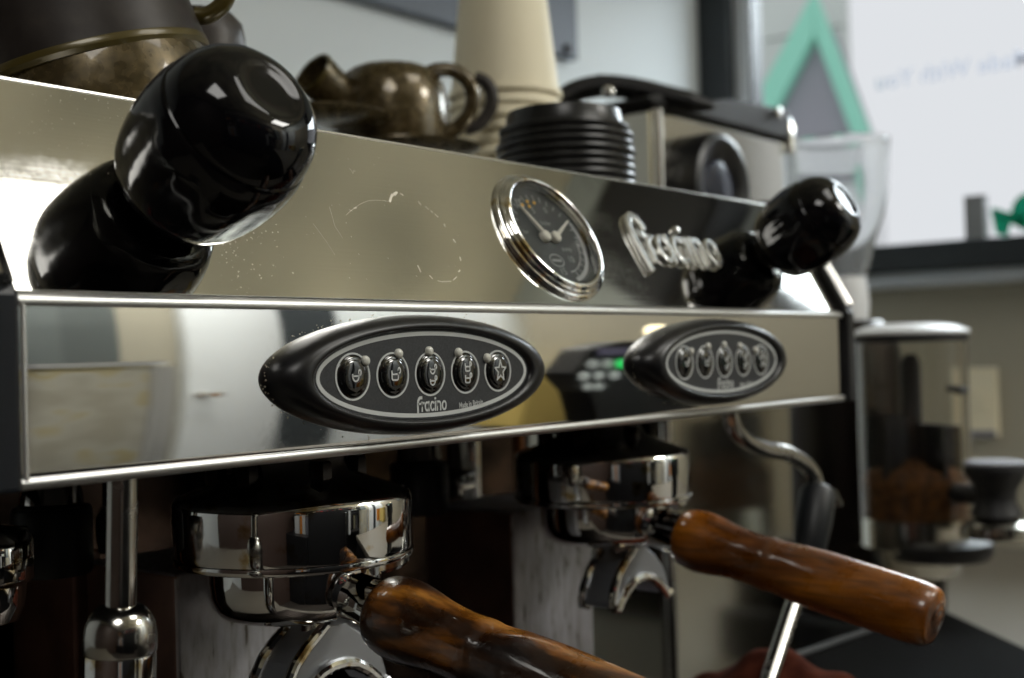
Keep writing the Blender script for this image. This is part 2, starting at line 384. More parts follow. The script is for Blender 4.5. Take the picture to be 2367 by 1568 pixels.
# lettering on the pane, made to be read from the street (so it runs mirrored in here)
v, f, wd = text_geo('Made With You', 0.052, (0, 0, 0), (1, 0, 0), (0, 1, 0), 0.0, False, 0.0006)
k = 0.278/wd
v = [np.array([RX+.011, 0.552-0.278+p[0]*k, 0.505+p[1]*k]) for p in v]
tag(obj('window_lettering', v, f, 'vinyl_blue', smooth=False), 'pale blue lettering on the window glass, reading backwards from inside', 'lettering')
gs = G().add(*prism(arc(0.285, 0.255, 0.034, 0, 360, 28)[:-1]+[], 'x', RX+.009, RX+.011))
gs.add(*prism([(0.35, 0.268), (0.352, 0.256), (0.30, 0.225), (0.29, 0.245)], 'x', RX+.0075, RX+.0088)).add(*prism([(0.352, 0.262), (0.345, 0.222), (0.325, 0.214), (0.318, 0.245)], 'x', RX+.0065, RX+.0074))
tag(gs.obj('window_sticker', 'vinyl_green', smooth=False), 'green sticker low on the window glass above the sill', 'sticker')
tag(obj('card_box', *box(RX-.028, RX-.004, 0.353, 0.386, z0-.0015, 0.288), 'vinyl_grey', smooth=False), 'small grey box standing on the black window sill', 'box')

# outside
struct(obj('ground', *box(2.3, 60, -30, 60, -1.3, -1.25), 'white_ground', smooth=False))
sh = thing('gabled_building', 'pale boarded building with a grey gable edged in green outside the window', 'building', (9.5, 3.9, -1.25))
ap = at(1885, -15, x=9.0); bl = at(1745, 245, x=9.0); br = at(2025, 345, x=9.0)
def yz(p): return (p[1], p[2])
dirl = np.array([bl[1]-ap[1], bl[2]-ap[2]]); dirr = np.array([br[1]-ap[1], br[2]-ap[2]])
L_ = np.array(yz(ap))+dirl*1.15; R_ = np.array(yz(ap))+dirr*1.06
bw = 0.20
inl = np.array(yz(ap))+np.array([0, -0.34]); apw = (ap[1], ap[2]-.24)
obj('gable_wall', *prism([apw, (L_[0]-.03, L_[1]-.1), (L_[0]-.03, R_[1]-.1), (R_[0]+.09, R_[1]-.1)], 'x', 9.05, 9.4), 'shed_grey', sh, smooth=False)
obj('lower_wall', *prism([(L_[0]-.03, R_[1]-.101), (L_[0]-.03, -1.25), (R_[0]+.12, -1.25), (R_[0]+.12, R_[1]-.101)], 'x', 9.06, 9.4), 'white_plaster', sh, smooth=False)
obj('bargeboard', *prism([yz(ap), tuple(L_), (L_[0]-0.03, L_[1]-0.34), (inl[0], inl[1])], 'x', 8.95, 9.04), 'green_paint', sh, smooth=False)
obj('bargeboard', *prism([yz(ap), tuple(R_), (R_[0]+0.02, R_[1]-0.30), (inl[0]-.012, inl[1]-.015)], 'x', 8.945, 9.035), 'green_paint', sh, smooth=False)
for i in range(16):
    zz = -1.25+i*0.36
    obj('weatherboard', *prism([(L_[0]-.6, zz), (6.9, zz), (6.9, zz+.35), (L_[0]-.6, zz+.35)], 'x', 9.6-0.02*(i % 2), 9.75), 'render_wall', sh, smooth=False)

# menu board on the back wall
p1 = at(1335, 140, y=BY-.02); p0 = at(845, 0, y=BY-.02)
mb = thing('menu_board', 'slate blue menu board hanging on the white back wall', 'board', ((p1[0]+.9)/2, BY-.02, p1[2]))
bevel(obj('panel', *box(0.55, p1[0], BY-.022, BY-.002, p1[2], p1[2]+.5), 'board', mb, smooth=False), .002)
q = at(1321, 114, y=BY-.03)
obj('clip', *lathe(fr((q[0]-.004, BY-.022, q[2]), (0, -1, 0)), [(.008, 0), (.008, .006), (.004, .009), (0, .009)], 16), 'matte_black', mb)

# wall switch under the window
a, b = at(2240, 850, x=RX), at(2315, 1040, x=RX)
sw = thing('wall_switch', 'cream switch plate on the beige wall below the window', 'switch', (RX, (a[1]+b[1])/2, b[2]))
bevel(obj('plate', *box(RX-.012, RX-.0005, b[1], a[1], b[2]+.02, a[2]), 'paper', sw, smooth=False), .004)
obj('rocker', *box(RX-.017, RX-.0125, b[1]+.017, a[1]-.017, b[2]+.07, a[2]-.045), 'paper', sw, smooth=False)
obj('socket_slot', *box(RX-.016, RX-.0125, b[1]+.004, a[1]-.004, b[2]+.022, b[2]+.034), 'card', sw, smooth=False)

# things across the room that the polished steel mirrors
dr = thing('door', 'white door in the wall opposite the machine', 'door', (1.81, FY, FZ))
bevel(obj('door_leaf', *box(1.66, 1.985, FY+.001, FY+.04, FZ, 0.95), 'door_white', dr, smooth=False), .004)
obj('handle', *lathe(fr((1.70, FY+.041, -.15), (0, 1, 0)), [(.02, 0), (.02, .01), (.008, .012), (.008, .05), (.018, .055), (.018, .07), (0, .072)], 20), 'chrome', dr)
cb = thing('tall_cabinet', 'dark grey tall cabinet against the wall opposite the machine', 'cabinet', (1.30, FY+.2, FZ))
bevel(obj('body', *box(1.12, 1.42, FY+.001, FY+.12, FZ, 0.75), mat('cabinet grey', (0.10, 0.115, 0.115), 0.5), cb, smooth=False), .004)
obj('door_panel', *box(1.125, 1.27, FY+.121, FY+.13, FZ, 0.74), mat('cabinet door grey', (0.13, 0.15, 0.15), 0.5), cb, smooth=False)
fg = thing('fridge', 'black fridge against the wall opposite the machine', 'fridge', (-.1, FY+.3, FZ))
bevel(obj('body', *box(-.75, .45, FY+.001, FY+.55, FZ, 0.30), 'dark_counter', fg, smooth=False), .01)
obj('handle', *box(.38, .41, FY+.551, FY+.58, -.8, 0.05), 'chrome_tube', fg, smooth=False)
for i, (xa, xb, mm, top) in enumerate(((-1.45, -1.25, 'white_plastic', .1), (-1.2, -1.12, 'orange', 0.0), (-1.1, -.98, 'white_plastic', .16), (-.95, -.86, 'card', .05), (.52, .60, 'white_plastic', .2))):
    tag(obj('storage_box', *box(xa, xb, FY+.02, FY+.35, -.42, top), mm, smooth=False), ('white storage box against the brown wall', 'orange storage box', 'white storage box beside the orange one', 'grey storage box', 'white storage box beside the fridge')[i]+' opposite the machine', 'box', 'boxes along the opposite wall')
struct(obj('opposite_counter', *box(LX, -.76, FY, FY+.6, FZ, -.42), 'dark_counter', smooth=False))
struct(obj('shelf_backing', *box(LX, 1.10, FY+.0005, FY+.02, FZ, 0.95), 'dark_counter', smooth=False))
cl = G()
rng = random.Random(9)
pal = ['white_plastic', 'card', 'orange', 'steel_box', 'red', 'leaf_green', 'paper', 'wood', 'dark_counter']
for mm in pal:
    q_ = G()
    for i in range(9):
        x_ = rng.uniform(LX+.05, 1.0); zs = rng.choice([-.40, -.10, .20, .50]); w_ = rng.uniform(.02, .09)
        q_.add(*box(x_, x_+w_, FY+.021, FY+rng.uniform(.08, .2), zs, zs+rng.uniform(.08, .25)))
    o = q_.obj('shelf_goods', mm, smooth=False); o['kind'] = 'stuff'
for zs in (-.405, -.105, .195, .495): struct(obj('shelf_board', *box(LX, 1.10, FY+.021, FY+.24, zs-.02, zs-.001), 'dark_counter', smooth=False))
ps = tag(obj('door_post', *box(RX-.04, RX-.0005, -2.17, -1.97, FZ, 0.84), 'frame', smooth=False), 'dark post at the corner beside the white door', 'post')
tag(obj('white_panel', *box(RX-.02, RX-.0005, -1.965, -1.40, FZ, 0.82), 'wall_white', smooth=False), 'white wall panel beside the dark post', 'panel')
def vm(U, V, x): q = at(U, V, x=x); return -q[1], q[2]
ya, za = vm(1010, 1003, 1.80); yb, zb0 = vm(1228, 930, 1.80)
tag(bevel(obj('yellow_crate', *box(1.80, 1.97, ya, yb, -.319, zb0), 'yellow', smooth=False), .01), 'yellow crate below the white wall panel', 'crate')
ya, za = vm(845, 998, 1.79); yb, zb0 = vm(905, 992, 1.79)
tag(obj('orange_tray', *box(1.79, 1.97, ya, yb, -.319, zb0), 'orange', smooth=False), 'orange tray beside the yellow crate', 'tray')
ya, za = vm(1185, 760, 1.82); yb, zb0 = vm(1216, 760, 1.82)
tag(obj('green_card', *box(1.82, 1.83, ya, yb, -.1, .1), 'leaf_green', smooth=False), 'pale green card standing above the yellow crate', 'card')
tag(bevel(obj('speaker', *box(RX-.16, RX-.004, -.47, -.19, .86, 1.12), 'matte_black', smooth=False), .03), 'black speaker box high on the wall above the window', 'speaker')
# cloudy tub on a stand in the aisle
tb = thing('plastic_tub', 'cloudy cream plastic tub with a pale lid, opposite the machine', 'tub', (.98, -1.52, -.45))
obj('body', *prism(rbox(.975, -1.55, .125, .09, .03), 'z', -.45, .035), 'tub', tb)
obj('lid', *prism(rbox(.975, -1.55, .132, .097, .03), 'z', .0355, .055), 'white_plastic', tb)
obj('pillar', *box(1.06, 1.10, -1.459, -1.44, -.44, .03), 'white_plastic', tb, smooth=False)
tag(obj('stand', *box(.80, 1.15, -1.7, -1.42, FZ, -.451), 'dark_counter', smooth=False), 'dark stand under the cloudy plastic tub', 'stand')
# dispenser with a button panel
dv = thing('button_unit', 'black six sided control unit with round white buttons and one green light', 'control unit', (.72, -.28, -.32))
hexp = [(.622, .005), (.650, .043), (.70, .052), (.83, .052), (.83, -.10), (.675, -.10), (.646, -.022)]
bevel(obj('housing', *prism(hexp, 'y', -.285, -.25), 'matte_black', dv, smooth=False), .004)
obj('column', *box(.69, .80, -.284, -.252, -.32, -.1005), 'matte_black', dv, smooth=False)
for i, (bx, bz) in enumerate(((.646, .0185), (.6675, .0185), (.6885, .0180), (.634, .002), (.655, .002), (.678, .0015), (.640, -.013), (.656, -.014))):
    gl = i == 2
    obj('button', *lathe(fr((bx, -.2495, bz), (0, 1, 0)), [(.0068 if i < 6 else .0058, 0), (.0068 if i < 6 else .0058, .002), (.0045, .0035), (0, .004)], 20), 'green_lamp' if gl else 'white_emissive', dv, label='button lit green' if gl else None)
obj('display', *box(.655, .705, -.2495, -.247, .031, .042), 'violet', dv, smooth=False)
obj('lamp', *lathe(fr((.740, -.2495, .066), (0, 1, 0)), [(.013, 0), (.013, .01), (.008, .014), (0, .015)], 20, sy=.75), 'warm_lamp', dv)

# ================================================================== THE ESPRESSO MACHINE
K1, K2, KW, KH = 0.16738, 0.4026, 0.0772, 0.0237
KDX = .0027
em = thing('espresso_machine', 'polished steel two group espresso machine with black knobs and oval keypads', 'espresso machine', (PW/2, .2, -.32))
# lower fascia: thin bent sheet with rounded long edges
R = .0035
lowp = [(0.004, -0.0005)]+[(R-R*math.cos(a), R-R*math.sin(a)) for a in np.linspace(PI/2, 0, 6)]+[(0, HP-R*.6)]
lowp += [(R*(1-math.cos(a)), HP-R*.6+R*math.sin(a)) for a in np.linspace(0.2, PI/2*.75, 6)]+[(.012, HP+.001), (.012, .0005)]
obj('lower_fascia', *prism([(p[0], p[1]) for p in lowp], 'x', 0, PW), 'fascia_low', em, sharp=20)
obj('fold_line', *tube([(0.0, .0020, HP-.0006), (PW, .0020, HP-.0006)], .0026, 14), 'lip', em)
obj('bottom_lip', *tube([(0.0, .0016, .0004), (PW, .0016, .0004)], .0021, 14), 'lip', em)
obj('side_lip', *tube([(.0014, .0009, .001), (.0014, .0009, HP-.001)], .0014, 12), 'lip', em)
e0, e1 = up(0, .0035, 0), up(0, LP, 0)
upp = [tuple(up(0, .003, 0)[1:]), tuple(up(0, LP-.0015, 0)[1:]), tuple(up(0, LP-.0004, -.0006)[1:]), tuple(up(0, LP, -.0018)[1:]), tuple(up(0, LP-.001, -.012)[1:]), tuple(up(0, .003, -.012)[1:])]
ufas = obj('upper_fascia', *prism(upp, 'x', 0.0, PW), 'fascia', em, sharp=20)
obj('top_edge', *tube([up(0, LP-.0008, -.0006), up(PW, LP-.0008, -.0006)], .0010, 8), 'edge', em)
# end panels
def endp(x0, x1, proud, m, mt):
    p = [(-proud, -.002), (-proud, HP+.001), tuple(up(0, .006, proud)[1:]), tuple(up(0, LP+.004, proud)[1:]), (.30, .137), (.30, -.002)]
    bevel(obj('end_panel', *prism(p, 'x', x0, x1), m, em, smooth=False), .0015)
    P = [up((x0+x1)/2, LP+.003, proud+.0002), up((x0+x1)/2, .004, proud+.0002)]
    obj('end_trim', *tube(P, (x1-x0)*.42, 10), mt, em)
endp(-.014, -.0003, .0015, 'navy_black', 'chrome_tube')
endp(PW+.0003, PW+.010, .004, 'matte_black', 'edge')
bevel(obj('top_tray', *box(0, PW, .052, .42, .100, .118), 'edge', em, smooth=False), .002)
obj('underside', *box(0.002, PW-.002, .013, .262, .006, .012), 'matte_black', em, smooth=False)
obj('rear_body', *box(0.002, PW-.002, .263, .45, -.25, .099), 'dark_steel', em, smooth=False)
obj('backsplash', *box(0.03, PW-.03, .2565, .2625, -.215, .0055), 'backplate', em, smooth=False)
bevel(obj('drip_tray', *box(-.01, PW+.01, -.06, .255, -.32, -.222), 'dark_steel', em, smooth=False), .006)
for i in range(34):
    x = .01+i*.0168
    obj('tray_slat', *box(x, x+.009, -.05, .25, -.2215, -.2165), 'dark_steel', em, smooth=False)
# posts behind the groups
for i, cx in enumerate((.1354, .3696)):
    o = obj('post', *box(cx, cx+.080, .115, .185, -.2215, -.0573), 'dirty_steel', em, smooth=False)
    o.data.materials.append(M['brown_reflection'])
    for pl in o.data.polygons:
        if pl.normal.x < -.5: pl.material_index = 1  # left faces take the painted brown reflection
    bevel(o, .0022)
c0 = at(192, 1275, y=.19)
o = obj('post', *box(c0[0]-.005, c0[0]+.01, .19, .247, -.2215, c0[2]), 'brown_reflection', em, smooth=False); bevel(o, .002)

# pipes and valves behind the groups
for px_, py_, rr_, mm in ((.100, .236, .0055, 'copper'), (.268, .225, .006, 'copper'), (.290, .240, .004, 'clean_chrome'), (.475, .235, .006, 'clean_chrome'), (.515, .225, .0045, 'copper')):
    obj('pipe', *tube(smooth_path([(px_, py_, .005), (px_, py_, -.05), (px_+.004, py_+.004, -.10), (px_+.004, py_+.012, -.16)], 5), rr_, 12), mm, em)
for vx, vy in ((.345, .165), (.110, .170)):
    vb = obj('valve_body', *lathe(ZF((vx, vy, 0)), [(.0165, -.058), (.0175, -.056), (.0175, -.030), (.0165, -.028)], 40), 'rubber', em)
    obj('valve_cap', *lathe(ZF((vx, vy, 0)), [(.013, -.0279), (.014, -.026), (.012, -.016), (.007, -.014), (.007, .0055)], 40), 'clean_chrome', vb)
    obj('valve_nut', *lathe(ZF((vx+.030, vy-.004, 0)), [(.009, -.052), (.0105, -.046), (.0105, -.036), (.007, -.030), (.005, .0055)], 6), 'clean_chrome', vb)
# ---- knobs
def knob(U, V, K):
    s, t = st(at(U, V, n=.0325*K))
    F = fr(up(s, t, -.0080*K), NN, (1, 0, 0))
    L = lambda p: [(a*K, b*K) for a, b in p]
    col = obj('steam_knob', *lathe(F, L([(.0115, .0081), (.0115, .0095), (.0085, .0100), (.0085, .016)]), 32), 'satin_black', em)
    def fl(t_, h):
        w = max(0.0, 1-((h-.0305)/.0165)**2)
        return 1-.045*w*(0.5-0.5*math.cos(7*t_+.5))**2.0
    body = [(.0001, .0115), (.0150, .0115), (.0200, .0127), (.0226, .0155), (.0244, .0190), (.0259, .0240), (.0270, .0300), (.0276, .0360), (.0277, .0415), (.0271, .0465), (.0259, .0508), (.0253, .0513)]
    prof = []
    for (a, b), (c, d) in zip(body[:-1], body[1:]):
        for j in range(3): prof.append((a+(c-a)*j/3, b+(d-b)*j/3))
    prof.append(body[-1])
    obj('grip', *lathe(F, L(prof), 120, lambda t_, h: fl(t_, h/K)), 'bakelite', col, sharp=50)
    cap = [(.0252, .0512), (.0257, .0518), (.0252, .0542), (.0240, .0576), (.0221, .0610), (.0195, .0641), (.0160, .0666), (.0120, .0680), (.0105, .0681), (.0095, .0676), (.0060, .0674), (0.0, .0674)]
    obj('cap', *lathe(F, L(cap), 80), 'bakelite', col, sharp=50)
    obj('ferrule', *lathe(F, L([(.0088, .0096), (.0098, .0099), (.0098, .0108), (.0088, .0111)]), 32), 'chrome', col)
    return col
knob(510, 329, 1.06); knob(1872, 520, 1.0)

# ---- gauge
_p = at(1286.5, 534, n=.0057); GAUGE = (st(_p)[0], st(_p)[1], .0295)
gc, gt, gr_ = GAUGE
F = fr(up(gc, gt, 0), NN, (1, 0, 0))
ga = obj('pressure_gauge', *lathe_open(F, [(.0340, -.002), (.0358, .0), (.0362, .0008), (.0359, .0016), (.0349, .0021), (.0344, .0023), (.0345, .0027), (.0342, .0035), (.0334, .0041), (.0328, .0043), (.0325, .0047), (.0319, .0054), (.0310, .0059), (.0303, .0060), (.0297, .0058), (.0293, .0050), (.0290, .0020), (.0286, .0008)], 96), 'chrome', em, sharp=60)
obj('dial', *lathe(F, [(.0288, .0001), (.0288, .0006), (0, .0006)], 64), 'dial', ga)
gz = obj('glass', *lathe(F, [(0, .0044), (.0290, .0044), (.0290, .0048), (0, .0048)], 64), 'glass', ga)
def gp(x, y, h): return F[0]+F[1]*x+F[2]*y+F[3]*(.0007+h)
def gl(U, V, n=.0010):
    p = at(U, V, n=n)-F[0]; return (p@F[1], p@F[2])
n1, t1 = gl(1257, 549), gl(1195, 479); n2, t2 = gl(1281, 551), gl(1307, 516)
for a, b in ((n1, t1), (n2, t2)):
    nb = G().add(*lathe(fr(gp(a[0], a[1], 0), NN), [(.0030, 0), (.0030, .0022), (.0022, .0030), (0, .0032)], 20))
    nb.add(*tube([gp(a[0], a[1], .002), gp((a[0]+b[0])/2, (a[1]+b[1])/2, .002), gp(b[0], b[1], .002)], [.0011, .0009, .0005], 8))
    nb.obj('needle', 'needle', ga)
sc = G()
sc.add(*ribbon(arc(0, 0, .0250, -75, 20, 24), .0022, gp, .00015))
sc.add(*ribbon(arc(0, 0, .0205, -80, -10, 18), .0006, gp, .00015))
sc.add(*ribbon(arc(0, 0, .0250, 150, 245, 24), .0004, gp, .00015))
for i in range(26):
    a = math.radians(-70+i*12)
    sc.add(*ribbon([(.0212*math.cos(a), .0212*math.sin(a)), (.0240*math.cos(a), .0240*math.sin(a))], .0005, gp, .00015))
ob = gl(1288, 602)
sc.add(*ribbon([(ob[0]+.0052*math.cos(w), ob[1]+.0034*math.sin(w)) for w in np.linspace(0, 2*PI, 25)][:-1]+[(ob[0]+.0052, ob[1])], .0006, gp, .00015))
sc.add(*ribbon([(ob[0]-.0030, ob[1]), (ob[0]+.0030, ob[1])], .0012, gp, .00015))
sc.obj('scale_marks', 'print_dim', ga, smooth=False)
nums = G()
for tx, U, V, sz in (('15', 1196, 470, .0075), ('5', 1234, 487, .005), ('0', 1262, 487, .005), ('boiler', 1253, 515, .0034), ('bar', 1212, 535, .0034), ('pump', 1302, 575, .0034), ('10', 1318, 600, .005), ('15', 1300, 628, .0055)):
    q_ = gl(U, V); v, f, wd = text_geo(tx, sz, gp(q_[0]-sz*.3, q_[1]-sz*.3, .0001), F[1], F[2], .0)
    nums.add(v, f)
nums.obj('numerals', 'print_dim', ga, smooth=False)
for U, V in ((1208, 474), (1224, 477), (1219, 466), (1235, 469)):
    q_ = gl(U, V); obj('amber_dot', *lathe(fr(gp(q_[0], q_[1], 0), NN), [(.0009, 0), (.0009, .0003), (0, .0003)], 12), 'amber', ga)

# ---- chrome badge
bs, bt, bx_ = .3560, .0315, .0172
strk, dots, adv = word('racino')
bd = G(); slant = .10
def bp(x, y, h): return up(bs+.0135+(x+y*slant)*bx_*.86, bt+y*bx_, h)
fs = [[(-.42, -.35), (-.55, .35), (-.62, .95), (-.50, 1.40), (-.20, 1.62), (.10, 1.52), (.25, 1.22)], [(-.40, .98), (-.05, .92)]]
def bp2(x, y, h): return up(bs+.0135+(x+y*slant)*bx_*.88, bt+y*bx_, h+.0002)
for s in fs: bd.add(*ribbon([tuple(q[:2]) for q in smooth_path([np.array([*q, 0]) for q in s], 5)], .27, bp2, .0026))
bevel(obj('badge_f', bd.v, bd.f, 'badge', em, smooth=False, label='large steel swooping letter f of the badge'), .0006)
for i, s in enumerate(strk):
    bevel(obj('badge_letter_stroke', *ribbon([(p[0]+.04, p[1]) for p in s], .20, bp2, .0022+.00006*i), 'badge', em, smooth=False), .0006)
for d in dots: obj('badge_dot', *lathe(fr(bp(d[0], d[1], 0), NN), [(.0024, 0), (.0024, .0014), (.0016, .0026), (0, .003)], 20), 'badge', em)

# ---- scratches on the upper fascia
sg = G()
def us(U, V): return st(at(U, V, n=0))
def usp(x, y, h): return up(x, y, h+.00004)
def mark(pts, w): sg.add(*ribbon([us(*p) for p in pts], w, usp, .00005))
def zz(x, y): return (700+x/3.409)/1.0562, (300+y/3.409)/1.0562     # from the enlarged view
mark([zz(*p) for p in ((495, 768), (530, 735), (570, 705), (620, 672), (680, 650), (740, 645), (800, 648), (850, 655))], .00008)
for a in (((858, 655), (875, 600), .0010), ((880, 605), (905, 585), .0010), ((900, 600), (915, 580), .0009), ((945, 590), (965, 602), .0005), ((1095, 655), (1115, 685), .0003), ((1155, 700), (1180, 722), .0003), ((1200, 735), (1212, 747), .0003), ((1235, 765), (1258, 785), .0004), ((1388, 975), (1402, 995), .0005), ((1310, 845), (1318, 865), .0003), ((1090, 1190), (1115, 1243), .0003), ((1190, 1275), (1210, 1297), .0004), ((520, 725), (545, 735), .0002), ((560, 712), (578, 708), .0004), ((1440, 1120), (1448, 1150), .0003), ((1430, 1240), (1440, 1228), .0004)):
    mark([zz(*a[0]), zz(*a[1])], a[2])
mark([zz(*p) for p in ((1255, 1315), (1290, 1325), (1330, 1322), (1365, 1322))], .00022)
mark([zz(*p) for p in ((1385, 1310), (1412, 1285))], .00025)
mark([zz(*p) for p in ((520, 382), (540, 400), (550, 425), (560, 395), (572, 408))], .0001)
mark([zz(*p) for p in ((355, 700), (400, 860), (465, 960))], .00006)
mark([zz(*p) for p in ((220, 840), (330, 990), (400, 1100))], .00005)
for i in range(26):
    a = (random.uniform(100, 1500), random.uniform(180, 1400)); mark([zz(*a), zz(a[0]+random.uniform(2, 8), a[1]+random.uniform(2, 8))], random.uniform(.00006, .0002))
sg.obj('scratches', 'scratch', ufas, smooth=False)
# limescale spatter beside the near knob
wm = G()
for i in range(110):
    U = 505+abs(random.gauss(0, 70)); V = random.gauss(570, 55)
    s0, t0 = us(U, V)
    if .004 < t0 < LP-.004 and s0 > .01: wm.add(*lathe(fr(up(s0, t0, .00002), NN), [(random.uniform(.00008, .00032), 0), (.00006, .00007)], 6))
for i in range(120):
    U = random.uniform(30, 290); V = random.uniform(215, 410); s0, t0 = us(U, V)
    if .004 < t0 < LP-.003 and s0 > .004: wm.add(*lathe(fr(up(s0, t0, .00002), NN), [(random.uniform(.00006, .00022), 0), (.00005, .00005)], 6))
wm.obj('limescale_spots', 'water_mark', ufas)['kind'] = 'stuff'

# ---- keypads
PYF = -.0098
def keypad(kx, first):
    kp_c = np.array([kx+KDX, 0, HP/2+.0003])
    F = fr(kp_c, (0, -1, 0), (1, 0, 0))    # F[1]=x, F[2]=cross(-y,x)= z
    # the bezel: soft elliptical hump with a flat well in it
    n = 128; rings = []
    ax, az, ix, iz = KW, KH, .0622, .0178
    prof = [(0.0, 0.0), (0.0, .0016), (.03, .0034), (.10, .0058), (.25, .0086), (.42, .0104), (.60, .0115), (.78, .0119), (.90, .0117), (.97, .0111), (1.0, .0102), (1.0, .0088)]
    v = []; f = []
    for q, h in prof:
        A, B = ax+(ix-ax)*q, az+(iz-az)*q
        for i in range(n):
            t = 2*PI*i/n; v.append(kp_c+np.array([A*math.cos(t)-KDX*q, -h, B*math.sin(t)]))
    m_ = len(prof)
    for j in range(m_-1):
        for i in range(n):
            k = (i+1) % n; f.append((j*n+i, j*n+k, (j+1)*n+k, (j+1)*n+i))
    kp = obj('keypad', v, f, 'satin_black', em, sharp=70)
    kp_c = kp_c-np.array([KDX, 0, 0])
    def el(A, B, y, nn_=96): return [kp_c+np.array([A*math.cos(2*PI*i/nn_), y, B*math.sin(2*PI*i/nn_)]) for i in range(nn_)]
    def pl(x, z, h): return np.array([kp_c[0]+x, PYF-h, kp_c[2]+z])
    v = el(.0620, .0176, -.0090)+el(.0620, .0176, PYF); nn_ = 96
    obj('face_plate', v, [tuple(range(nn_))[::-1], tuple(range(nn_, 2*nn_))]+[(i, (i+1) % nn_, nn_+(i+1) % nn_, nn_+i) for i in range(nn_)], 'face', kp, smooth=False)
    obj('trim_line', *ribbon([(.0597*math.cos(a), .0160*math.sin(a)) for a in np.linspace(0, 2*PI, 97)[:-1]]+[(.0597, 0)], .0016, pl, .00012), 'print', kp, smooth=False)
    # button places measured on the near keypad
    BT = [((817, 871), 38.8, 53.6), ((909.5, 867.5), 36, 51.2), ((995.8, 864.3), 33.6, 49.6), ((1076.8, 860.8), 31.4, 47.7), ((1152, 857.6), 29.4, 46.1)]
    LD = [(847, 834.6), (923.8, 818), (994.5, 812.5), (1062.3, 815.6), (1128.6, 828)]
    for i, ((U, V), hw, hh) in enumerate(BT):
        p = at(U, V, y=PYF-.0004); bx, bz = p[0]-K1, p[2]-kp_c[2]
        rx = (at(U+hw, V, y=PYF)[0]-at(U-hw, V, y=PYF)[0])/2; rz = (at(U, V-hh, y=PYF)[2]-at(U, V+hh, y=PYF)[2])/2
        obj('button_outline', *ribbon([(bx+rx*math.cos(a), bz+rz*math.sin(a)) for a in np.linspace(0, 2*PI, 49)[:-1]]+[(bx+rx, bz)], .0007, pl, .0002), 'print', kp, smooth=False)
        Fb = fr(pl(bx, bz, 0), (0, -1, 0), (1, 0, 0))
        bprof = [(.93, .0001), (.90, .0004), (.80, .0007), (.745, .0008), (.72, .0009), (.68, .0011), (.60, .0013), (.48, .0014), (.34, .0015), (.18, .0015), (0, .0015)]
        obj('button', *lathe(Fb, [(a*rz, h) for a, h in bprof], 48, sx=rx/rz), 'button', kp, sharp=60)
        # icon
        ic = G(); u_ = rz/7.0
        def top(x, z, h):
            q = math.sqrt((x/rx)**2+(z/rz)**2); hh_ = float(np.interp(q, [0, .18, .34, .48, .60, .68, .72], [.0015, .0015, .0015, .0014, .0013, .0011, .0009])); return pl(bx+x, bz+z, hh_+.0001+h)
        def cup(cx, cz, sc_, square):
            if square: body = [(-1.9, 1.5), (-1.9, -.9), (-1.7, -1.4), (-1.2, -1.6), (1.2, -1.6), (1.7, -1.4), (1.9, -.9), (1.9, 1.5)]
            else: body = [(-2, .9)]+[(2*math.cos(a), .5+2.0*math.sin(a)) for a in np.linspace(PI, 2*PI, 9)]+[(2, .9)]
            ss = [body, [(-1.8, .4), (1.8, .4)], [(2.55+.75*math.cos(a), 1.7+.95*math.sin(a)) for a in np.linspace(0, 2*PI, 13)[:-1]]+[(3.3, 1.7)]]
            for s in ss: ic.add(*ribbon([(cx+p[0]*u_*sc_*.82, cz+p[1]*u_*sc_) for p in s], .00060, top, .0001))
        if i == 0: cup(0, -.2*u_, .82, False)
        elif i == 1: cup(-.3*u_, -.1*u_, .9, True)
        elif i == 2: cup(-.2*u_, 1.1*u_, .72, False); cup(-.2*u_, -2.6*u_, .72, False)
        elif i == 3: cup(-.2*u_, 1.6*u_, .75, True); cup(-.2*u_, -2.3*u_, .75, True)
        else:
            pts = []
            for j in range(10):
                a = PI/2+j*PI/5; r_ = 3.7 if j % 2 == 0 else 1.65; pts.append((r_*math.cos(a)*u_*.82, r_*math.sin(a)*u_))
            for j in range(10): ic.add(*ribbon([pts[j], pts[(j+1) % 10]], .00060, top, .0001))
        ic.obj('icon', 'print', kp, smooth=False)
        q = at(*LD[i], y=PYF-.001); Fl = fr(pl(q[0]-K1, q[2]-kp_c[2], 0), (0, -1, 0), (1, 0, 0))
        obj('indicator_light', *lathe(Fl, [(.0020, 0), (.0020, .0008), (.0016, .0014), (.0009, .0017), (0, .0018)], 24), 'led', kp, sharp=60)
    a, b = at(962.6, 951, y=PYF), at(1033.6, 945, y=PYF)
    wx = b[0]-a[0]; strk, dots, adv = word('racino'); k = wx/(adv+1.05)
    lg = G(); pp = lambda x, y, h: pl(a[0]-K1+(x+.95)*k, a[2]-kp_c[2]+y*k*1.22, h)
    for s in strk: lg.add(*ribbon(s, .23, pp, .00012))
    for d in dots: lg.add(*ribbon([(d[0]-.03, d[1]-.02), (d[0]+.03, d[1]-.02)], .24, pp, .00012))
    lg.add(*ribbon([(-.66, -.12), (-.66, .35), (-.66, .75), (-.60, 1.08), (-.44, 1.32), (-.20, 1.44), (.06, 1.44)], .34, pp, .00012)); lg.add(*ribbon([(-.60, .78), (-.20, .78)], .24, pp, .00012))
    lg.obj('logo_print', 'print', kp, smooth=False)
    a, b = at(1061, 944, y=PYF), at(1116, 935, y=PYF)
    ex = np.array([b[0]-a[0], 0, b[2]-a[2]]); ln = np.linalg.norm(ex); ex /= ln; ez = np.array([-ex[2], 0, ex[0]])
    v, f, wd = text_geo('Made in Britain', 1.0, (0, 0, 0), (1, 0, 0), (0, 1, 0), 0.0, False, 0.012)
    sc_ = ln/wd; base = np.array([a[0]-K1+kp_c[0], PYF-.00012, a[2]])
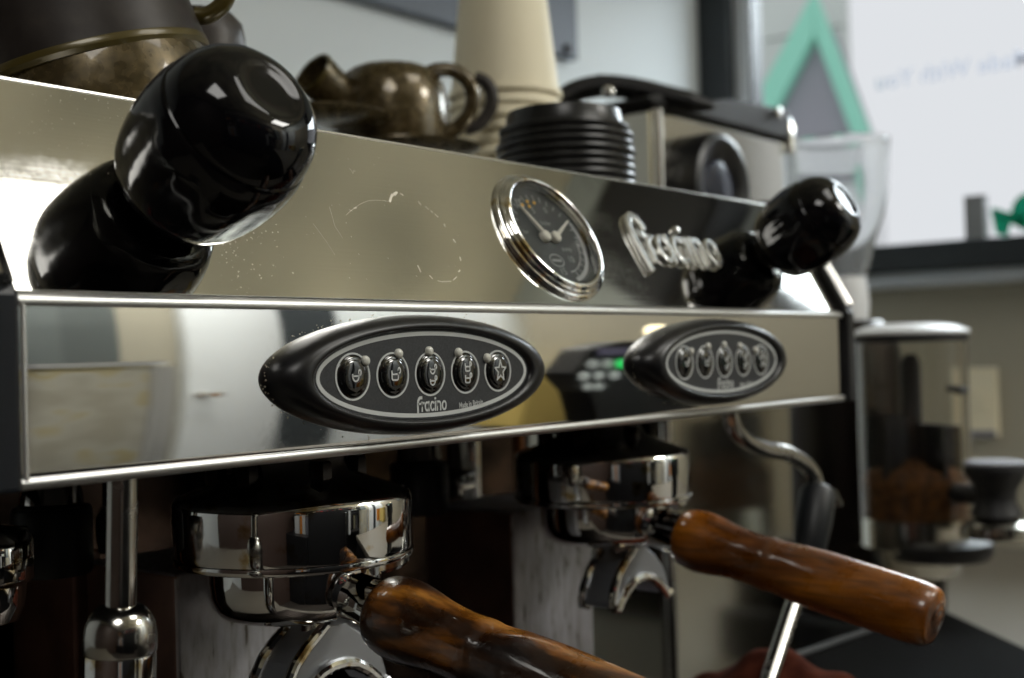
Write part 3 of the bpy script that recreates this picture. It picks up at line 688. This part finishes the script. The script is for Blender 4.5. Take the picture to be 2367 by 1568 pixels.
    obj('made_in_print', [base+ex*p[0]*sc_+ez*p[1]*sc_*1.35 for p in v], f, 'print', kp, smooth=False)
    # grime halo round the bezel
    gr = G()
    for i in range(130):
        t = random.uniform(0, 2*PI); d_ = 1+abs(random.gauss(0, .018))
        x, z = KDX+(KW+.0006)*d_*math.cos(t), (KH+.0006)*(1+(d_-1)*2.2)*math.sin(t)
        if abs(z) < HP/2-.003: gr.add(*lathe(fr(kp_c+np.array([x, -.00003, z]), (0, -1, 0)), [(random.uniform(.00010, .00040), 0), (.00008, .00008)], 6))
    gr.obj('grime_specks', 'water_mark', kp)['kind'] = 'stuff'
keypad(K1, True); keypad(K2, False)

# ---- groups and portafilters
GY, GRR = .0712, .0509
def group(kx):
    F = ZF((kx-.002, GY, 0))
    gh = obj('group_head', *lathe(F, [(.0508, -.0470), (.0512, -.0455), (.0512, -.0268), (.0510, -.0248), (.0502, -.0230), (.0488, -.0219), (.0470, -.0213), (.034, -.0170), (.0262, -.0130), (.0232, -.0080), (.0225, .0055)][::1], 112), 'chrome', em, sharp=55)
    obj('collar_rim', *lathe_open(F, [(.0500, -.0505), (.0512, -.0500), (.0517, -.0488), (.0514, -.0474), (.0500, -.0469), (.0480, -.0485), (.0500, -.0505)], 96), 'chrome', gh)
    for i in range(6):
        a = 2*PI*i/6+.3; obj('flange_bolt', *lathe(ZF((kx-.002+.030*math.cos(a), GY+.030*math.sin(a)+.004, 0)), [(.0048, -.0185), (.0048, -.0085), (.004, -.0075)], 6), 'dark_steel', gh)
    bevel(obj('group_neck', *box(kx-.024, kx+.020, GY+.012, .256, -.012, .0055), 'dark_steel', gh, smooth=False), .004)
def portafilter(kx, lab, wood):
    x = kx; 
    t = thing('portafilter', lab, 'portafilter', (x, GY, -.10), 'portafilters locked into the groups')
    F = ZF((x-.002, GY, 0))
    obj('basket_body', *lathe(F, [(.0001, -.0502), (.0372, -.0502), (.0372, -.058), (.0368, -.064), (.0355, -.069), (.0325, -.0728), (.028, -.0745), (.0001, -.0755)], 96), 'chrome', t, sharp=50)
    # lug
    obj('lug', *tube([(x-.002+.047*math.cos(a), GY+.047*math.sin(a), -.0515) for a in np.linspace(math.radians(-88), math.radians(-50), 10)], .0032, 10), 'chrome', t)
    a0 = np.array([x, GY-.030, -.0640]); a1 = np.array([x, -.121, -.0985]); ax = (a1-a0)/np.linalg.norm(a1-a0)
    # neck socket: starts in the basket wall, ends at the wood
    Ls = .0265
    F2 = fr(a0-ax*.010, ax, (1, 0, 0))
    nk = obj('neck', *lathe(F2, [(.0150, 0), (.0142, .008), (.0112, .0125), (.0108, .016), (.0112, .019), (.0116, .025), (.0124, .0305), (.0126, Ls+.007), (.011, Ls+.009)], 48), 'chrome', t, sharp=40)
    Lt = np.linalg.norm(a1-a0)
    hs = .0215
    F3 = fr(a0+ax*hs, ax, (1, 0, 0)); Lh = Lt-hs
    hp = [(.0110, 0), (.0140, .0008), (.0158, .004), (.0167, .010), (.0167, .016), (.0158, .023), (.0145, .031), (.0138, .040), (.0138, .047), (.0143, .054), (.0139, .059), (.0144, .065), (.0152, .073), (.0157, .085), (.0159, .100), (.0158, Lh-.016), (.0155, Lh-.008), (.0148, Lh-.0035), (.0135, Lh-.001), (.011, Lh), (.006, Lh+.0012), (0, Lh+.0016)]
    prof = []
    P = smooth_path([np.array([a, b, 0]) for a, b in hp], 3)
    obj('handle', *lathe(F3, [(max(q[0], 0), q[1]) for q in P], 64), wood, t, sharp=60)
    st_ = G()
    for j in range(26):
        r0 = random.uniform(.002, .0085); w0 = random.uniform(0, 2*PI); pts = []
        for i in range(6):
            w = w0+i*.22; pts.append(F3[0]+F3[3]*(Lh+.0018-.00035*(r0/.006)**2)+F3[1]*r0*math.cos(w)+F3[2]*r0*math.sin(w))
        st_.add(*tube(pts, .00018, 5))
    st_.obj('stamped_crest', 'wood_worn' if wood == 'wood' else 'wood', t, label='worn stamped marks on the handle end')
    # double spout: inverted crescent channel
    sy, sz = .052, -.0765
    W2, drop = .0360, .0395
    outer = [(-.007, 0), (.007, 0), (.012, -.004), (.020, -.0095), (.028, -.017), (.0335, -.026), (W2, -.034), (W2-.0005, -.038), (W2-.005, -drop), (.027, -.0345), (.020, -.0285), (.012, -.0240), (.004, -.0222), (-.004, -.0222), (-.012, -.0240), (-.020, -.0285), (-.027, -.0345), (-W2+.005, -drop), (-W2+.0005, -.038), (-W2, -.034), (-.0335, -.026), (-.028, -.017), (-.020, -.0095), (-.012, -.004)]
    outer = [(a*.82, b*.80) for a, b in outer]
    sp = obj('spout', *prism([(x+p[0], sz+p[1]) for p in outer], 'y', sy-.004, sy+.016), 'dirty_spout', t, smooth=False)
    bevel(sp, .0015)
    obj('spout_lip', *tube([np.array([x+p[0], sy-.0045, sz+p[1]]) for p in outer[7:19]], .0027, 10), 'chrome', t)
    obj('spout_lip', *tube([np.array([x+p[0], sy+.0165, sz+p[1]]) for p in outer[12:]], .0027, 10), 'chrome', t)
    obj('spout_lip', *tube([np.array([x+p[0], sy-.0035, sz+p[1]]) for p in outer[18:]+[outer[0]]], .0024, 10), 'chrome', t)
    obj('spout_nut', *lathe(ZF((x, sy+.006, sz)), [(.0105, -.003), (.0105, .006)], 6), 'chrome', t)
M['dirty_spout'] = mat('dull steel spout', (0.46, 0.48, 0.52), 0.42, 0.9); bump(M['dirty_spout'], 400, 0.1, .0003)
group(K1); group(K2)
portafilter(K1, 'portafilter with worn dark wooden handle under the first group beside the steel wand', 'wood_worn')
portafilter(K2, 'portafilter with clean orange brown wooden handle under the group by the grinder', 'wood')

# ---- steam wands
wp = at(283, 1110, Z=.42); wq = at(279, 1405, Z=.42); dw = (wq-wp)/np.linalg.norm(wq-wp)
wl = obj('steam_wand', *tube([wp-dw*.02, wp, wp+dw*.02, wq], .0052, 24), 'chrome_tube', em)
F = fr(wq, dw)
obj('wand_joint', *lathe(F, [(.0052, -.001), (.0075, -.0005), (.0100, .0020), (.0116, .0055), (.0122, .0095), (.0122, .0145), (.0119, .0150)], 48), 'chrome_tube', wl)
obj('wand_sleeve', *lathe(F, [(.0117, .0152), (.0119, .0160), (.0119, .120), (.009, .124)], 48), 'chrome', wl)
pts = [at(a, b, y=.02) for a, b in ((1684, 900), (1688, 960), (1708, 1005), (1760, 1036), (1820, 1048), (1868, 1080), (1888, 1130), (1880, 1200))]+[at(1855, 1330, y=.018), at(1820, 1440, y=.015), at(1772, 1590, y=.010)]
wr = obj('steam_wand', *tube(smooth_path(pts, 8), .0053, 20), 'chrome_tube', em)
gq, ge = at(1892, 1130, y=.019), at(1868, 1290, y=.018); dg = ge-gq; Lg = np.linalg.norm(dg)
obj('rubber_grip', *lathe(fr(gq, dg), [(.0075, -.002), (.0105, 0), (.0120, .004), (.0120, Lg*.5), (.0105, Lg*.9), (.008, Lg)], 24), 'rubber', wr)
obj('grip_clip', *tube([gq+np.array([.009, -.006, -.002]), gq+np.array([.014, -.008, -.012])], .0025, 10), 'chrome_tube', wr)
# hot water outlet at the left end
hc = at(-45, 1250, Z=.50)
obj('water_outlet', *lathe(ZF((hc[0], hc[1], 0)), [(.006, .0055), (.006, hc[2]+.006), (.018, hc[2]+.004), (.0205, hc[2]), (.0205, hc[2]-.015), (.0198, hc[2]-.0165), (.0172, hc[2]-.018), (.0168, hc[2]-.026), (.014, hc[2]-.0325), (.008, hc[2]-.035), (0, hc[2]-.0352)], 64), 'chrome', em)

# ================================================================== ON TOP OF THE MACHINE
TZ = .118
def handle_loop(g_, P, r, n=12, sec=None): g_.add(*tube(smooth_path(P, 8), r, n, sec=sec)); return g_
def tilt_frame(o, ax, ref): return fr(o, ax, ref)
# inverted paper cups, nested
pc = at(1168, 228, Z=.99)
for i in range(6):
    zr = pc[2]-i*.0098+.002
    if zr < TZ+.001: continue
    F = ZF((pc[0]+.0004*math.sin(i*2.1), pc[1], 0)); H_ = .108 if i == 0 else .012
    pr_ = [(.0415, zr+.0085), (.0438, zr+.0020), (.0452, zr+.0016), (.0460, zr-.0005), (.0456, zr-.0030), (.0443, zr-.0036), (.0436, zr-.002)]
    if i == 0: pr_ = [(0, zr+.118), (.0300, zr+.118), (.0310, zr+.117)]+[(.0310+(.0434-.0310)*j/6, zr+.117-(.115)*j/6) for j in range(1, 7)]+pr_[2:]
    o = obj('paper_cup', *lathe_open(F, pr_, 72), 'paper')
    tag(o, ('cream paper cup upside down, topmost of the nested stack', 'second cream paper cup rim from the top of the stack', 'third cream paper cup rim from the top of the stack', 'fourth cream paper cup rim from the top of the stack', 'fifth cream paper cup rim from the top of the stack', 'lowest cream paper cup rim of the stack')[i], 'paper cup', 'nested paper cups on the machine')
# black lids
lc = at(1305, 252, Z=.80)
k = 0; zt = lc[2]-.002
nl = 9
for i in range(nl):
    zb = zt-.013-i*.0052
    F = ZF((lc[0]+random.uniform(-.0011, .0011), lc[1]+random.uniform(-.0011, .0011), 0))
    if i == 0: pr_ = [(0, zt-.002), (.030, zt-.002), (.034, zt-.0005), (.0362, zt-.001), (.0372, zt-.004), (.0382, zb+.003), (.0410, zb+.0022), (.0440, zb+.0015), (.0448, zb), (.0444, zb-.0018), (.042, zb-.002)]
    else:
        gwid = min(.0448, .0425+.0012*i)
        pr_ = [(.036, zb+.003), (gwid-.004, zb+.0024), (gwid-.0008, zb+.0018), (gwid, zb), (gwid-.0004, zb-.0018), (gwid-.003, zb-.0022)]
    if i == 0: pr_ = [(a if a < .04 else a-.0023, b) for a, b in pr_]
    o = obj('cup_lid', *lathe_open(F, pr_, 72), 'lid')
    tag(o, 'black plastic cup lid with raised rim, topmost of the lid stack' if i == 0 else 'black plastic cup lid, %s from the top of the lid stack beside the paper cups' % ('', 'second', 'third', 'fourth', 'fifth', 'sixth', 'seventh', 'eighth', 'ninth')[i], 'cup lid', 'stacked cup lids on the machine')
# bronze mug upside down on its saucer
mc = at(905, 250, Z=.88); mz = at(905, 335, Z=.88)[2]
t = thing('mug', 'small bronze glazed mug upside down on a saucer beside the paper cups', 'mug', (mc[0], mc[1], mz))
Hm = at(918, 158, Z=.88)[2]-mz
obj('body', *lathe(ZF((mc[0], mc[1], mz)), [(.0405, -.006), (.0412, 0), (.0412, Hm*.25), (.0404, Hm*.5), (.0382, Hm*.72), (.0348, Hm*.88), (.028, Hm*.97), (.024, Hm), (.0235, Hm-.001), (0, Hm-.001)], 72), 'ceramic', t)
hp_ = [at(a, b, Z=.87) for a, b in ((985, 172), (1012, 162), (1050, 165), (1082, 190), (1093, 225), (1085, 262), (1060, 292), (1028, 312))]
obj('handle', *tube(smooth_path(hp_, 6), .0052, 14), 'ceramic', t)
sz_ = at(1040, 342, Z=.86)[2]
ms = tag(obj('saucer', *lathe(ZF((mc[0]+.006, mc[1]-.004, sz_)), [(0, -.004), (.03, -.004), (.050, .0), (.0555, .003), (.0560, .0042), (.054, .0045), (.03, -.001), (0, -.001)], 72), 'ceramic'), 'bronze glazed saucer under the small upside down mug', 'saucer')
# second mug whose handle shows behind
m2 = at(1120, 215, Z=.99)
t = thing('mug', 'dark mug mostly hidden behind the small bronze mug, only its handle showing', 'mug', (m2[0]-.02, m2[1]+.05, TZ))
obj('handle', *tube(smooth_path([at(a, b, Z=.93) for a, b in ((1098, 180), (1122, 190), (1136, 215), (1134, 250), (1110, 285), (1075, 300))], 6), .0050, 14), 'ceramic_dark', t)
# small tilted cup
sc0 = at(797, 238, Z=.865); ax_ = at(722, 168, Z=.845)-sc0
t = thing('espresso_cup', 'small olive bronze cup lying tilted between the black knob and the mug', 'cup', (sc0[0], sc0[1], sc0[2]-.03))
Lc = np.linalg.norm(ax_); rc = .0158
F = fr(sc0, ax_)
obj('body', *lathe(F, [(0, .0), (rc*.8, .0), (rc*.95, .001), (rc*1.06, .003), (rc*1.06, .0055), (rc*.97, .0075), (rc*.95, .012), (rc*.97, Lc*.7), (rc*1.0, Lc-.002), (rc*.97, Lc), (rc*.90, Lc-.0005), (rc*.84, Lc*.5), (rc*.5, .006), (0, .005)], 56), 'ceramic', t)
obj('rim', *lathe_open(F, [(rc*.90, Lc+.0001), (rc*1.0, Lc+.0006), (rc*1.03, Lc-.001), (rc*1.0, Lc-.0025)], 56), 'rim', t)
lb = at(770, 285, Z=.84)
tag(obj('saucer', *lathe(ZF((lb[0]-.012, lb[1], lb[2]-.004)), [(0, 0), (.030, 0), (.043, .004), (.0465, .007), (.0455, .0078), (.028, .003), (0, .003)], 64), 'ceramic'), 'bronze glazed saucer under the small tilted cup', 'saucer')
# big mugs at the left: one leaning upside down over another
bc = at(235, 160, Z=.55)
t = thing('mug', 'bronze glazed mug upside down under the larger leaning mug', 'mug', (bc[0], bc[1], TZ))
zr = TZ+.001
zt_ = at(330, 78, Z=.55)[2]
obj('body', *lathe(ZF((bc[0], bc[1], 0)), [(.0505, zr), (.0515, zr+.004), (.0515, zr+.02), (.0505, zr+.036), (.0470, zr+.050), (.0445, zt_-.004), (.040, zt_-.001), (.034, zt_), (0, zt_)], 80), 'ceramic', t)
# leaning mug above
Rm = .0545
pr1 = at(470, 78, Z=.545); 
# rim plane spanned by the line seen in the photograph (right end high) and the view depth
lean = fr(at(205, 118, Z=.545), (0, 0, 1))
exi = at(470, 70, Z=.555)-at(20, 160, Z=.520); exi /= np.linalg.norm(exi)
dep = np.array([fw[0], fw[1], 0.10]); dep = dep-exi*(dep@exi); dep /= np.linalg.norm(dep)
axm = np.cross(exi, dep); axm = axm if axm[2] > 0 else -axm
cm_ = at(205, 175, Z=.553)
F = fr(cm_, axm, exi)
t = thing('mug', 'large dark brown mug leaning upside down on the bronze mug', 'mug', tuple(cm_-np.array([0, 0, .01])))
obj('body', *lathe(F, [(.0530, .0015), (.0545, .003), (.0535, .010), (.0515, .03), (.0490, .055), (.045, .075), (.038, .085), (0, .087)], 96), 'ceramic_dark', t)
obj('rim', *lathe_open(F, [(.0505, .001), (.0520, -.0016), (.0538, -.0014), (.0550, .0006), (.0548, .0030), (.0540, .0042), (.0515, .004), (.0505, .001)], 96), 'rim', t)
obj('inside', *lathe(F, [(.0512, .002), (.0505, .03), (.046, .06), (0, .075)][::-1], 64), 'ceramic_dark', t)
obj('handle', *tube(smooth_path([at(a, b, Z=.56) for a, b in ((452, 36), (474, 37), (500, 24), (520, 2), (528, -30), (515, -70), (470, -95))], 6), .0040, 14, sec=(1.0, 1.0)), 'rim', t)
b3 = at(452, 75, Z=.66)
t = tag(obj('mug', *lathe(ZF((b3[0], b3[1], 0)), [(.0255, TZ+.001), (.0265, TZ+.01), (.0268, TZ+.05), (.0262, b3[2]-.004), (.0245, b3[2]+.004), (.020, b3[2]+.009), (0, b3[2]+.0095)], 64), 'ceramic_dark'), 'dark glazed mug mostly hidden behind the two stacked mugs', 'mug')

# ================================================================== BEHIND AND BESIDE THE MACHINE
# steel cased appliance with black lid
sx0, sx1, sy0, sy1 = .745, 1.003, .247, .50
ztp = at(1500, 246, y=sy0)[2]
t = thing('steel_appliance', 'steel cased countertop appliance with a black lid and round black dial behind the lids', 'appliance', ((sx0+sx1)/2, .37, -.32))
bevel(obj('case', *box(sx0, sx1, sy0, sy1, -.32, ztp), 'steel_box', t, smooth=False), .004)
obj('corner_post', *tube([(sx0+.006, sy0-.002, -.3), (sx0+.006, sy0-.002, ztp-.002)], .0055, 14), 'edge', t)
lidp = []
for U, V in ((1500, 222), (1530, 216), (1560, 216), (1600, 224), (1640, 232), (1680, 228), (1720, 232), (1775, 243), (1815, 252)):
    q = at(U, V, y=sy0-.006); lidp.append((q[0], q[2]))
lidp = [(sx0-.006, ztp+.0005), (sx0-.008, lidp[0][1]-.004)]+lidp+[(sx1+.006, lidp[-1][1]-.002), (sx1+.006, ztp+.0005)]
bevel(obj('lid', *prism(lidp, 'y', sy0-.006, sy1), 'matte_black', t, smooth=True, sharp=30), .003)
ln_ = []
for U, V in ((1290, 237), (1330, 212), (1380, 200), (1430, 201), (1480, 209), (1540, 224), (1600, 238), (1650, 246)):
    ln_.append(at(U, V, Z=1.12))
obj('lid_strap', *tube(smooth_path(ln_, 6), [.010]*(len(smooth_path(ln_, 6))-8)+list(np.linspace(.010, .003, 8)), 14, sec=(1.0, 1.5)), 'matte_black', t)
a, b = at(1385, 172, Z=1.11), at(1402, 212, Z=1.11)
obj('catch', *tube([a, a*.5+b*.5, b], [.0012, .004, .0055], 10), 'matte_black', t)
q = at(1405, 214, Z=1.095); obj('catch_pin', *lathe(fr(q, -fw), [(.0055, 0), (.0055, .004), (.003, .006), (0, .0062)], 16), 'edge', t)
q = at(1795, 262, y=sy0-.008); obj('hinge_pin', *lathe(fr(q, (0, -1, 0)), [(.0055, 0), (.0055, .004), (0, .005)], 16), 'edge', t)
obj('hinge_cap', *tube([np.array([sx1+.010, sy0, ztp-.012]), np.array([sx1+.010, sy0, ztp+.014]), np.array([sx1+.010, sy0+.004, ztp+.022])], .008, 14), 'chrome', t)
dc = at(1676, 437, y=sy0-.03)
obj('dial', *lathe(fr((dc[0], sy0-.001, dc[2]), (0, -1, 0), (1, 0, 0)), [(.053, 0), (.053, .022), (.051, .028), (.046, .030), (.034, .027), (.028, .021), (.0, .020)], 56), 'satin_black', t)
obj('dial_window', *lathe(fr((dc[0], sy0-.001, dc[2]), (0, -1, 0), (1, 0, 0)), [(.0275, .0212), (.026, .0235), (.016, .0255), (0, .026)], 40), 'blue_black', t)
# doser grinder: clear hopper, body, clear doser chamber with lid, vanes and coffee
hz = at(1930, 335, Z=1.42); hr = .060
db = at(2102, 760, Z=1.27); dr_ = at(2102+128, 760, Z=1.27); drad = np.linalg.norm(dr_-db)*.98
gx, gy = hz[0], hz[1]
t = thing('doser_grinder', 'coffee grinder with clear hopper and coffee stained clear doser chamber', 'grinder', (gx, gy, -.32))
zb_ = at(1985, 640, Z=1.42)[2]
obj('hopper', *lathe_open(ZF((gx, gy, 0)), [(hr, hz[2]), (hr+.0006, hz[2]-.002), (hr, hz[2]-.030), (hr-.002, hz[2]-.058), (hr-.0075, hz[2]-.082), (hr-.017, hz[2]-.108), (hr-.027, zb_+.008), (hr-.030, zb_), (hr-.032, zb_), (hr-.029, zb_+.009), (hr-.019, hz[2]-.108), (hr-.0095, hz[2]-.082), (hr-.004, hz[2]-.058), (hr-.0025, hz[2]-.030), (hr-.0018, hz[2]), (hr, hz[2])], 72), 'clear', t)
obj('hopper_rim', *lathe_open(ZF((gx, gy, 0)), [(hr-.003, hz[2]-.001), (hr+.001, hz[2]-.001), (hr+.0015, hz[2]+.003), (hr-.003, hz[2]+.003), (hr-.003, hz[2]-.001)], 72), 'clear', t)
obj('hopper_neck', *lathe(ZF((gx, gy, 0)), [(.031, zb_-.05), (.033, zb_-.03), (.030, zb_-.001)], 48), 'white_plastic', t)
obj('body', *lathe(ZF((gx, gy, 0)), [(.066, -.26), (.066, .02), (.060, .05), (.045, zb_-.0505)], 64), 'dark_steel', t)
bevel(obj('base', *box(gx-.09, db[0]+.05, db[1]-.02, gy+.09, -.32, -.2605), 'matte_black', t, smooth=False), .008)
zl = at(2102, 775, Z=1.27)[2]; zd = at(2102, 1190, Z=1.27)[2]
Fd = ZF((db[0], db[1], 0))
obj('doser_lid', *lathe(Fd, [(drad-.002, zl), (drad+.003, zl+.001), (drad+.003, zl+.004), (drad*.8, zl+.0095), (drad*.45, zl+.012), (0, zl+.0125)], 64), 'white_plastic', t)
obj('lid_seal', *lathe(Fd, [(drad-.001, zl-.007), (drad+.001, zl-.0065), (drad+.001, zl-.0005)], 64), 'matte_black', t)
obj('doser_chamber', *lathe_open(Fd, [(drad, zl-.007), (drad, zd), (drad-.002, zd), (drad-.002, zl-.007), (drad, zl-.007)], 64), 'clear_stained', t)
zc = at(2102, 1085, Z=1.27)[2]
obj('coffee_grounds', *lathe(Fd, [(drad-.003, zd), (drad-.003, zc-.01), (drad*.8, zc), (drad*.5, zc+.004), (drad*.2, zc+.012), (0, zc+.014)], 48), 'coffee', t)
for i in range(5):
    a = .4+i*2*PI/5; c, s = math.cos(a), math.sin(a)
    P0 = np.array([db[0], db[1]]); d2 = np.array([c, s]); n2_ = np.array([-s, c])*.002
    poly = [P0+d2*.006+n2_, P0+d2*(drad-.006)+n2_, P0+d2*(drad-.006)-n2_, P0+d2*.006-n2_]
    obj('vane', *prism([tuple(p) for p in poly], 'z', zc-.005, zc+.060-.004*i), 'matte_black', t, smooth=False)
obj('spindle', *lathe(Fd, [(.010, zc), (.010, zl-.03), (.006, zl-.02), (0, zl-.019)], 24), 'matte_black', t)
obj('label_band', *tube([(db[0]+(drad-.003)*math.cos(a), db[1]+(drad-.003)*math.sin(a), at(2140, 902, Z=1.27)[2]) for a in np.linspace(math.radians(-105), math.radians(-25), 14)], .004, 8), 'matte_black', t)
obj('doser_base', *lathe(Fd, [(drad*.7, zd-.060), (drad*.9, zd-.035), (drad*.98, zd-.03), (drad*.98, zd-.001)], 48), 'steel_box', t)
fk = at(2130, 1260, Z=1.27)
obj('portafilter_fork', *lathe(ZF((db[0], db[1]-.02, 0)), [(.052, fk[2]-.010), (.056, fk[2]-.004), (.056, fk[2]+.006), (.050, fk[2]+.010)], 48), 'matte_black', t)
obj('lever', *tube([np.array([db[0], db[1], zd-.02]), np.array([db[0]+.02, db[1]-.06, zd-.02]), np.array([db[0]+.03, db[1]-.075, zd-.02])], .006, 12), 'chrome_tube', t)
obj('stand_column', *box(gx-.04, db[0]+.035, db[1]-.01, gy, -.262, fk[2]-.011), 'dark_steel', t, smooth=False)
# tamper
tp0 = at(2300, 1078, Z=1.18); pxm = 1.18/FPX*.86
def tz(V): return at(2290, V, Z=1.18)[2]
tm = obj('tamper', *lathe(ZF((tp0[0], tp0[1], 0)), [(68*pxm, tz(1192)), (64*pxm, tz(1180)), (52*pxm, tz(1160)), (53*pxm, tz(1135)), (66*pxm, tz(1115)), (78*pxm, tz(1098)), (82*pxm, tz(1082)), (80*pxm, tz(1076)), (0, tz(1074))], 48), 'matte_black', t)
obj('tamper_arm', *tube([np.array([tp0[0], tp0[1], tz(1150)]), np.array([db[0], db[1], tz(1150)])], .010, 14), 'matte_black', t)
obj('cap', *lathe(ZF((tp0[0], tp0[1], 0)), [(78*pxm, tz(1073.5)), (80*pxm, tz(1070)), (74*pxm, tz(1066)), (0, tz(1064))], 48), 'card', tm)
obj('tamper_base', *lathe(ZF((tp0[0], tp0[1], 0)), [(95*pxm, tz(1240)), (97*pxm, tz(1232)), (92*pxm, tz(1212)), (60*pxm, tz(1200)), (50*pxm, tz(1193))], 48), 'steel_box', tm)
# knock box (dark) right foreground, below the wooden handle
kb = thing('knock_box', 'black knock box on the counter below the clean wooden handle', 'knock box', (.80, .0, -.32))
bevel(obj('body', *prism([(.60, -.20), (.60, .03), (.66, .10), (.93, .07), (.81, -.045), (.72, -.20)], 'z', -.3195, -.205), 'dull_black', kb, smooth=False), .006)
obj('rim', *tube([(.605, .03, -.2045), (.66, .098, -.2045), (.925, .069, -.2045)], .0035, 10), 'rubber', kb)
# red cloth on the drip tray
cg = G(); nx, ny = 44, 36
ca = at(1530, 1585, y=.03); cb_ = at(1830, 1478, y=.03); cc = at(1915, 1600, y=.0)
def cloth_pt(i, j):
    a = i/(nx-1); b = j/(ny-1)
    x = ca[0]-.02+a*(cc[0]-ca[0]+.06); y = -.05+b*.13
    ridge = cb_[2]-.004
    prof = np.interp(a, [0, .30, .55, .70, .78, .90, 1.0], [-.215, ridge-.022, ridge-.008, ridge, ridge-.004, ridge-.035, -.215])
    fold = .004*math.sin(a*19+b*3)+.0035*math.sin(b*17+a*6)+.0015*math.sin(a*43-b*21)
    zz_ = -.2135+(prof+.2135)*max(0, 1-((b-.55)/.62)**2)+fold*(.4+.6*min(1, (prof+.215)*18))
    return np.array([x, y, max(zz_, -.2155)])
cv = [cloth_pt(i, j) for j in range(ny) for i in range(nx)]
co = obj('cloth', cv, [(j*nx+i, j*nx+i+1, (j+1)*nx+i+1, (j+1)*nx+i) for j in range(ny-1) for i in range(nx-1)], 'cloth', sharp=180)
sm = co.modifiers.new('thick', 'SOLIDIFY'); sm.thickness = .002; sm.offset = 1
tag(co, 'crumpled red brown cloth on the drip tray around the steam wand', 'cloth')
# printed card behind the second group
q0, q1 = at(1306, 1235, y=.235), at(1352, 1335, y=.235)
t = thing('printed_card', 'small grey card with red print behind the second group', 'card', ((q0[0]+q1[0])/2, .235, q1[2]))
obj('sheet', *box(q0[0], q1[0], .235, .239, q1[2], q0[2]+.02), 'card', t, smooth=False)
obj('red_print', *prism([(q0[0]+.004, q0[2]-.03), (q0[0]+.016, q0[2]+.012), (q0[0]+.024, q0[2]+.012), (q0[0]+.012, q0[2]-.034)], 'y', .2338, .2348), 'red', t, smooth=False)
tag(obj('ledge', *box(q0[0]-.002, q1[0]+.006, .228, .2445, q1[2]-.006, q1[2]-.0005), 'frame_white', smooth=False), 'thin pale ledge holding the printed card', 'ledge')
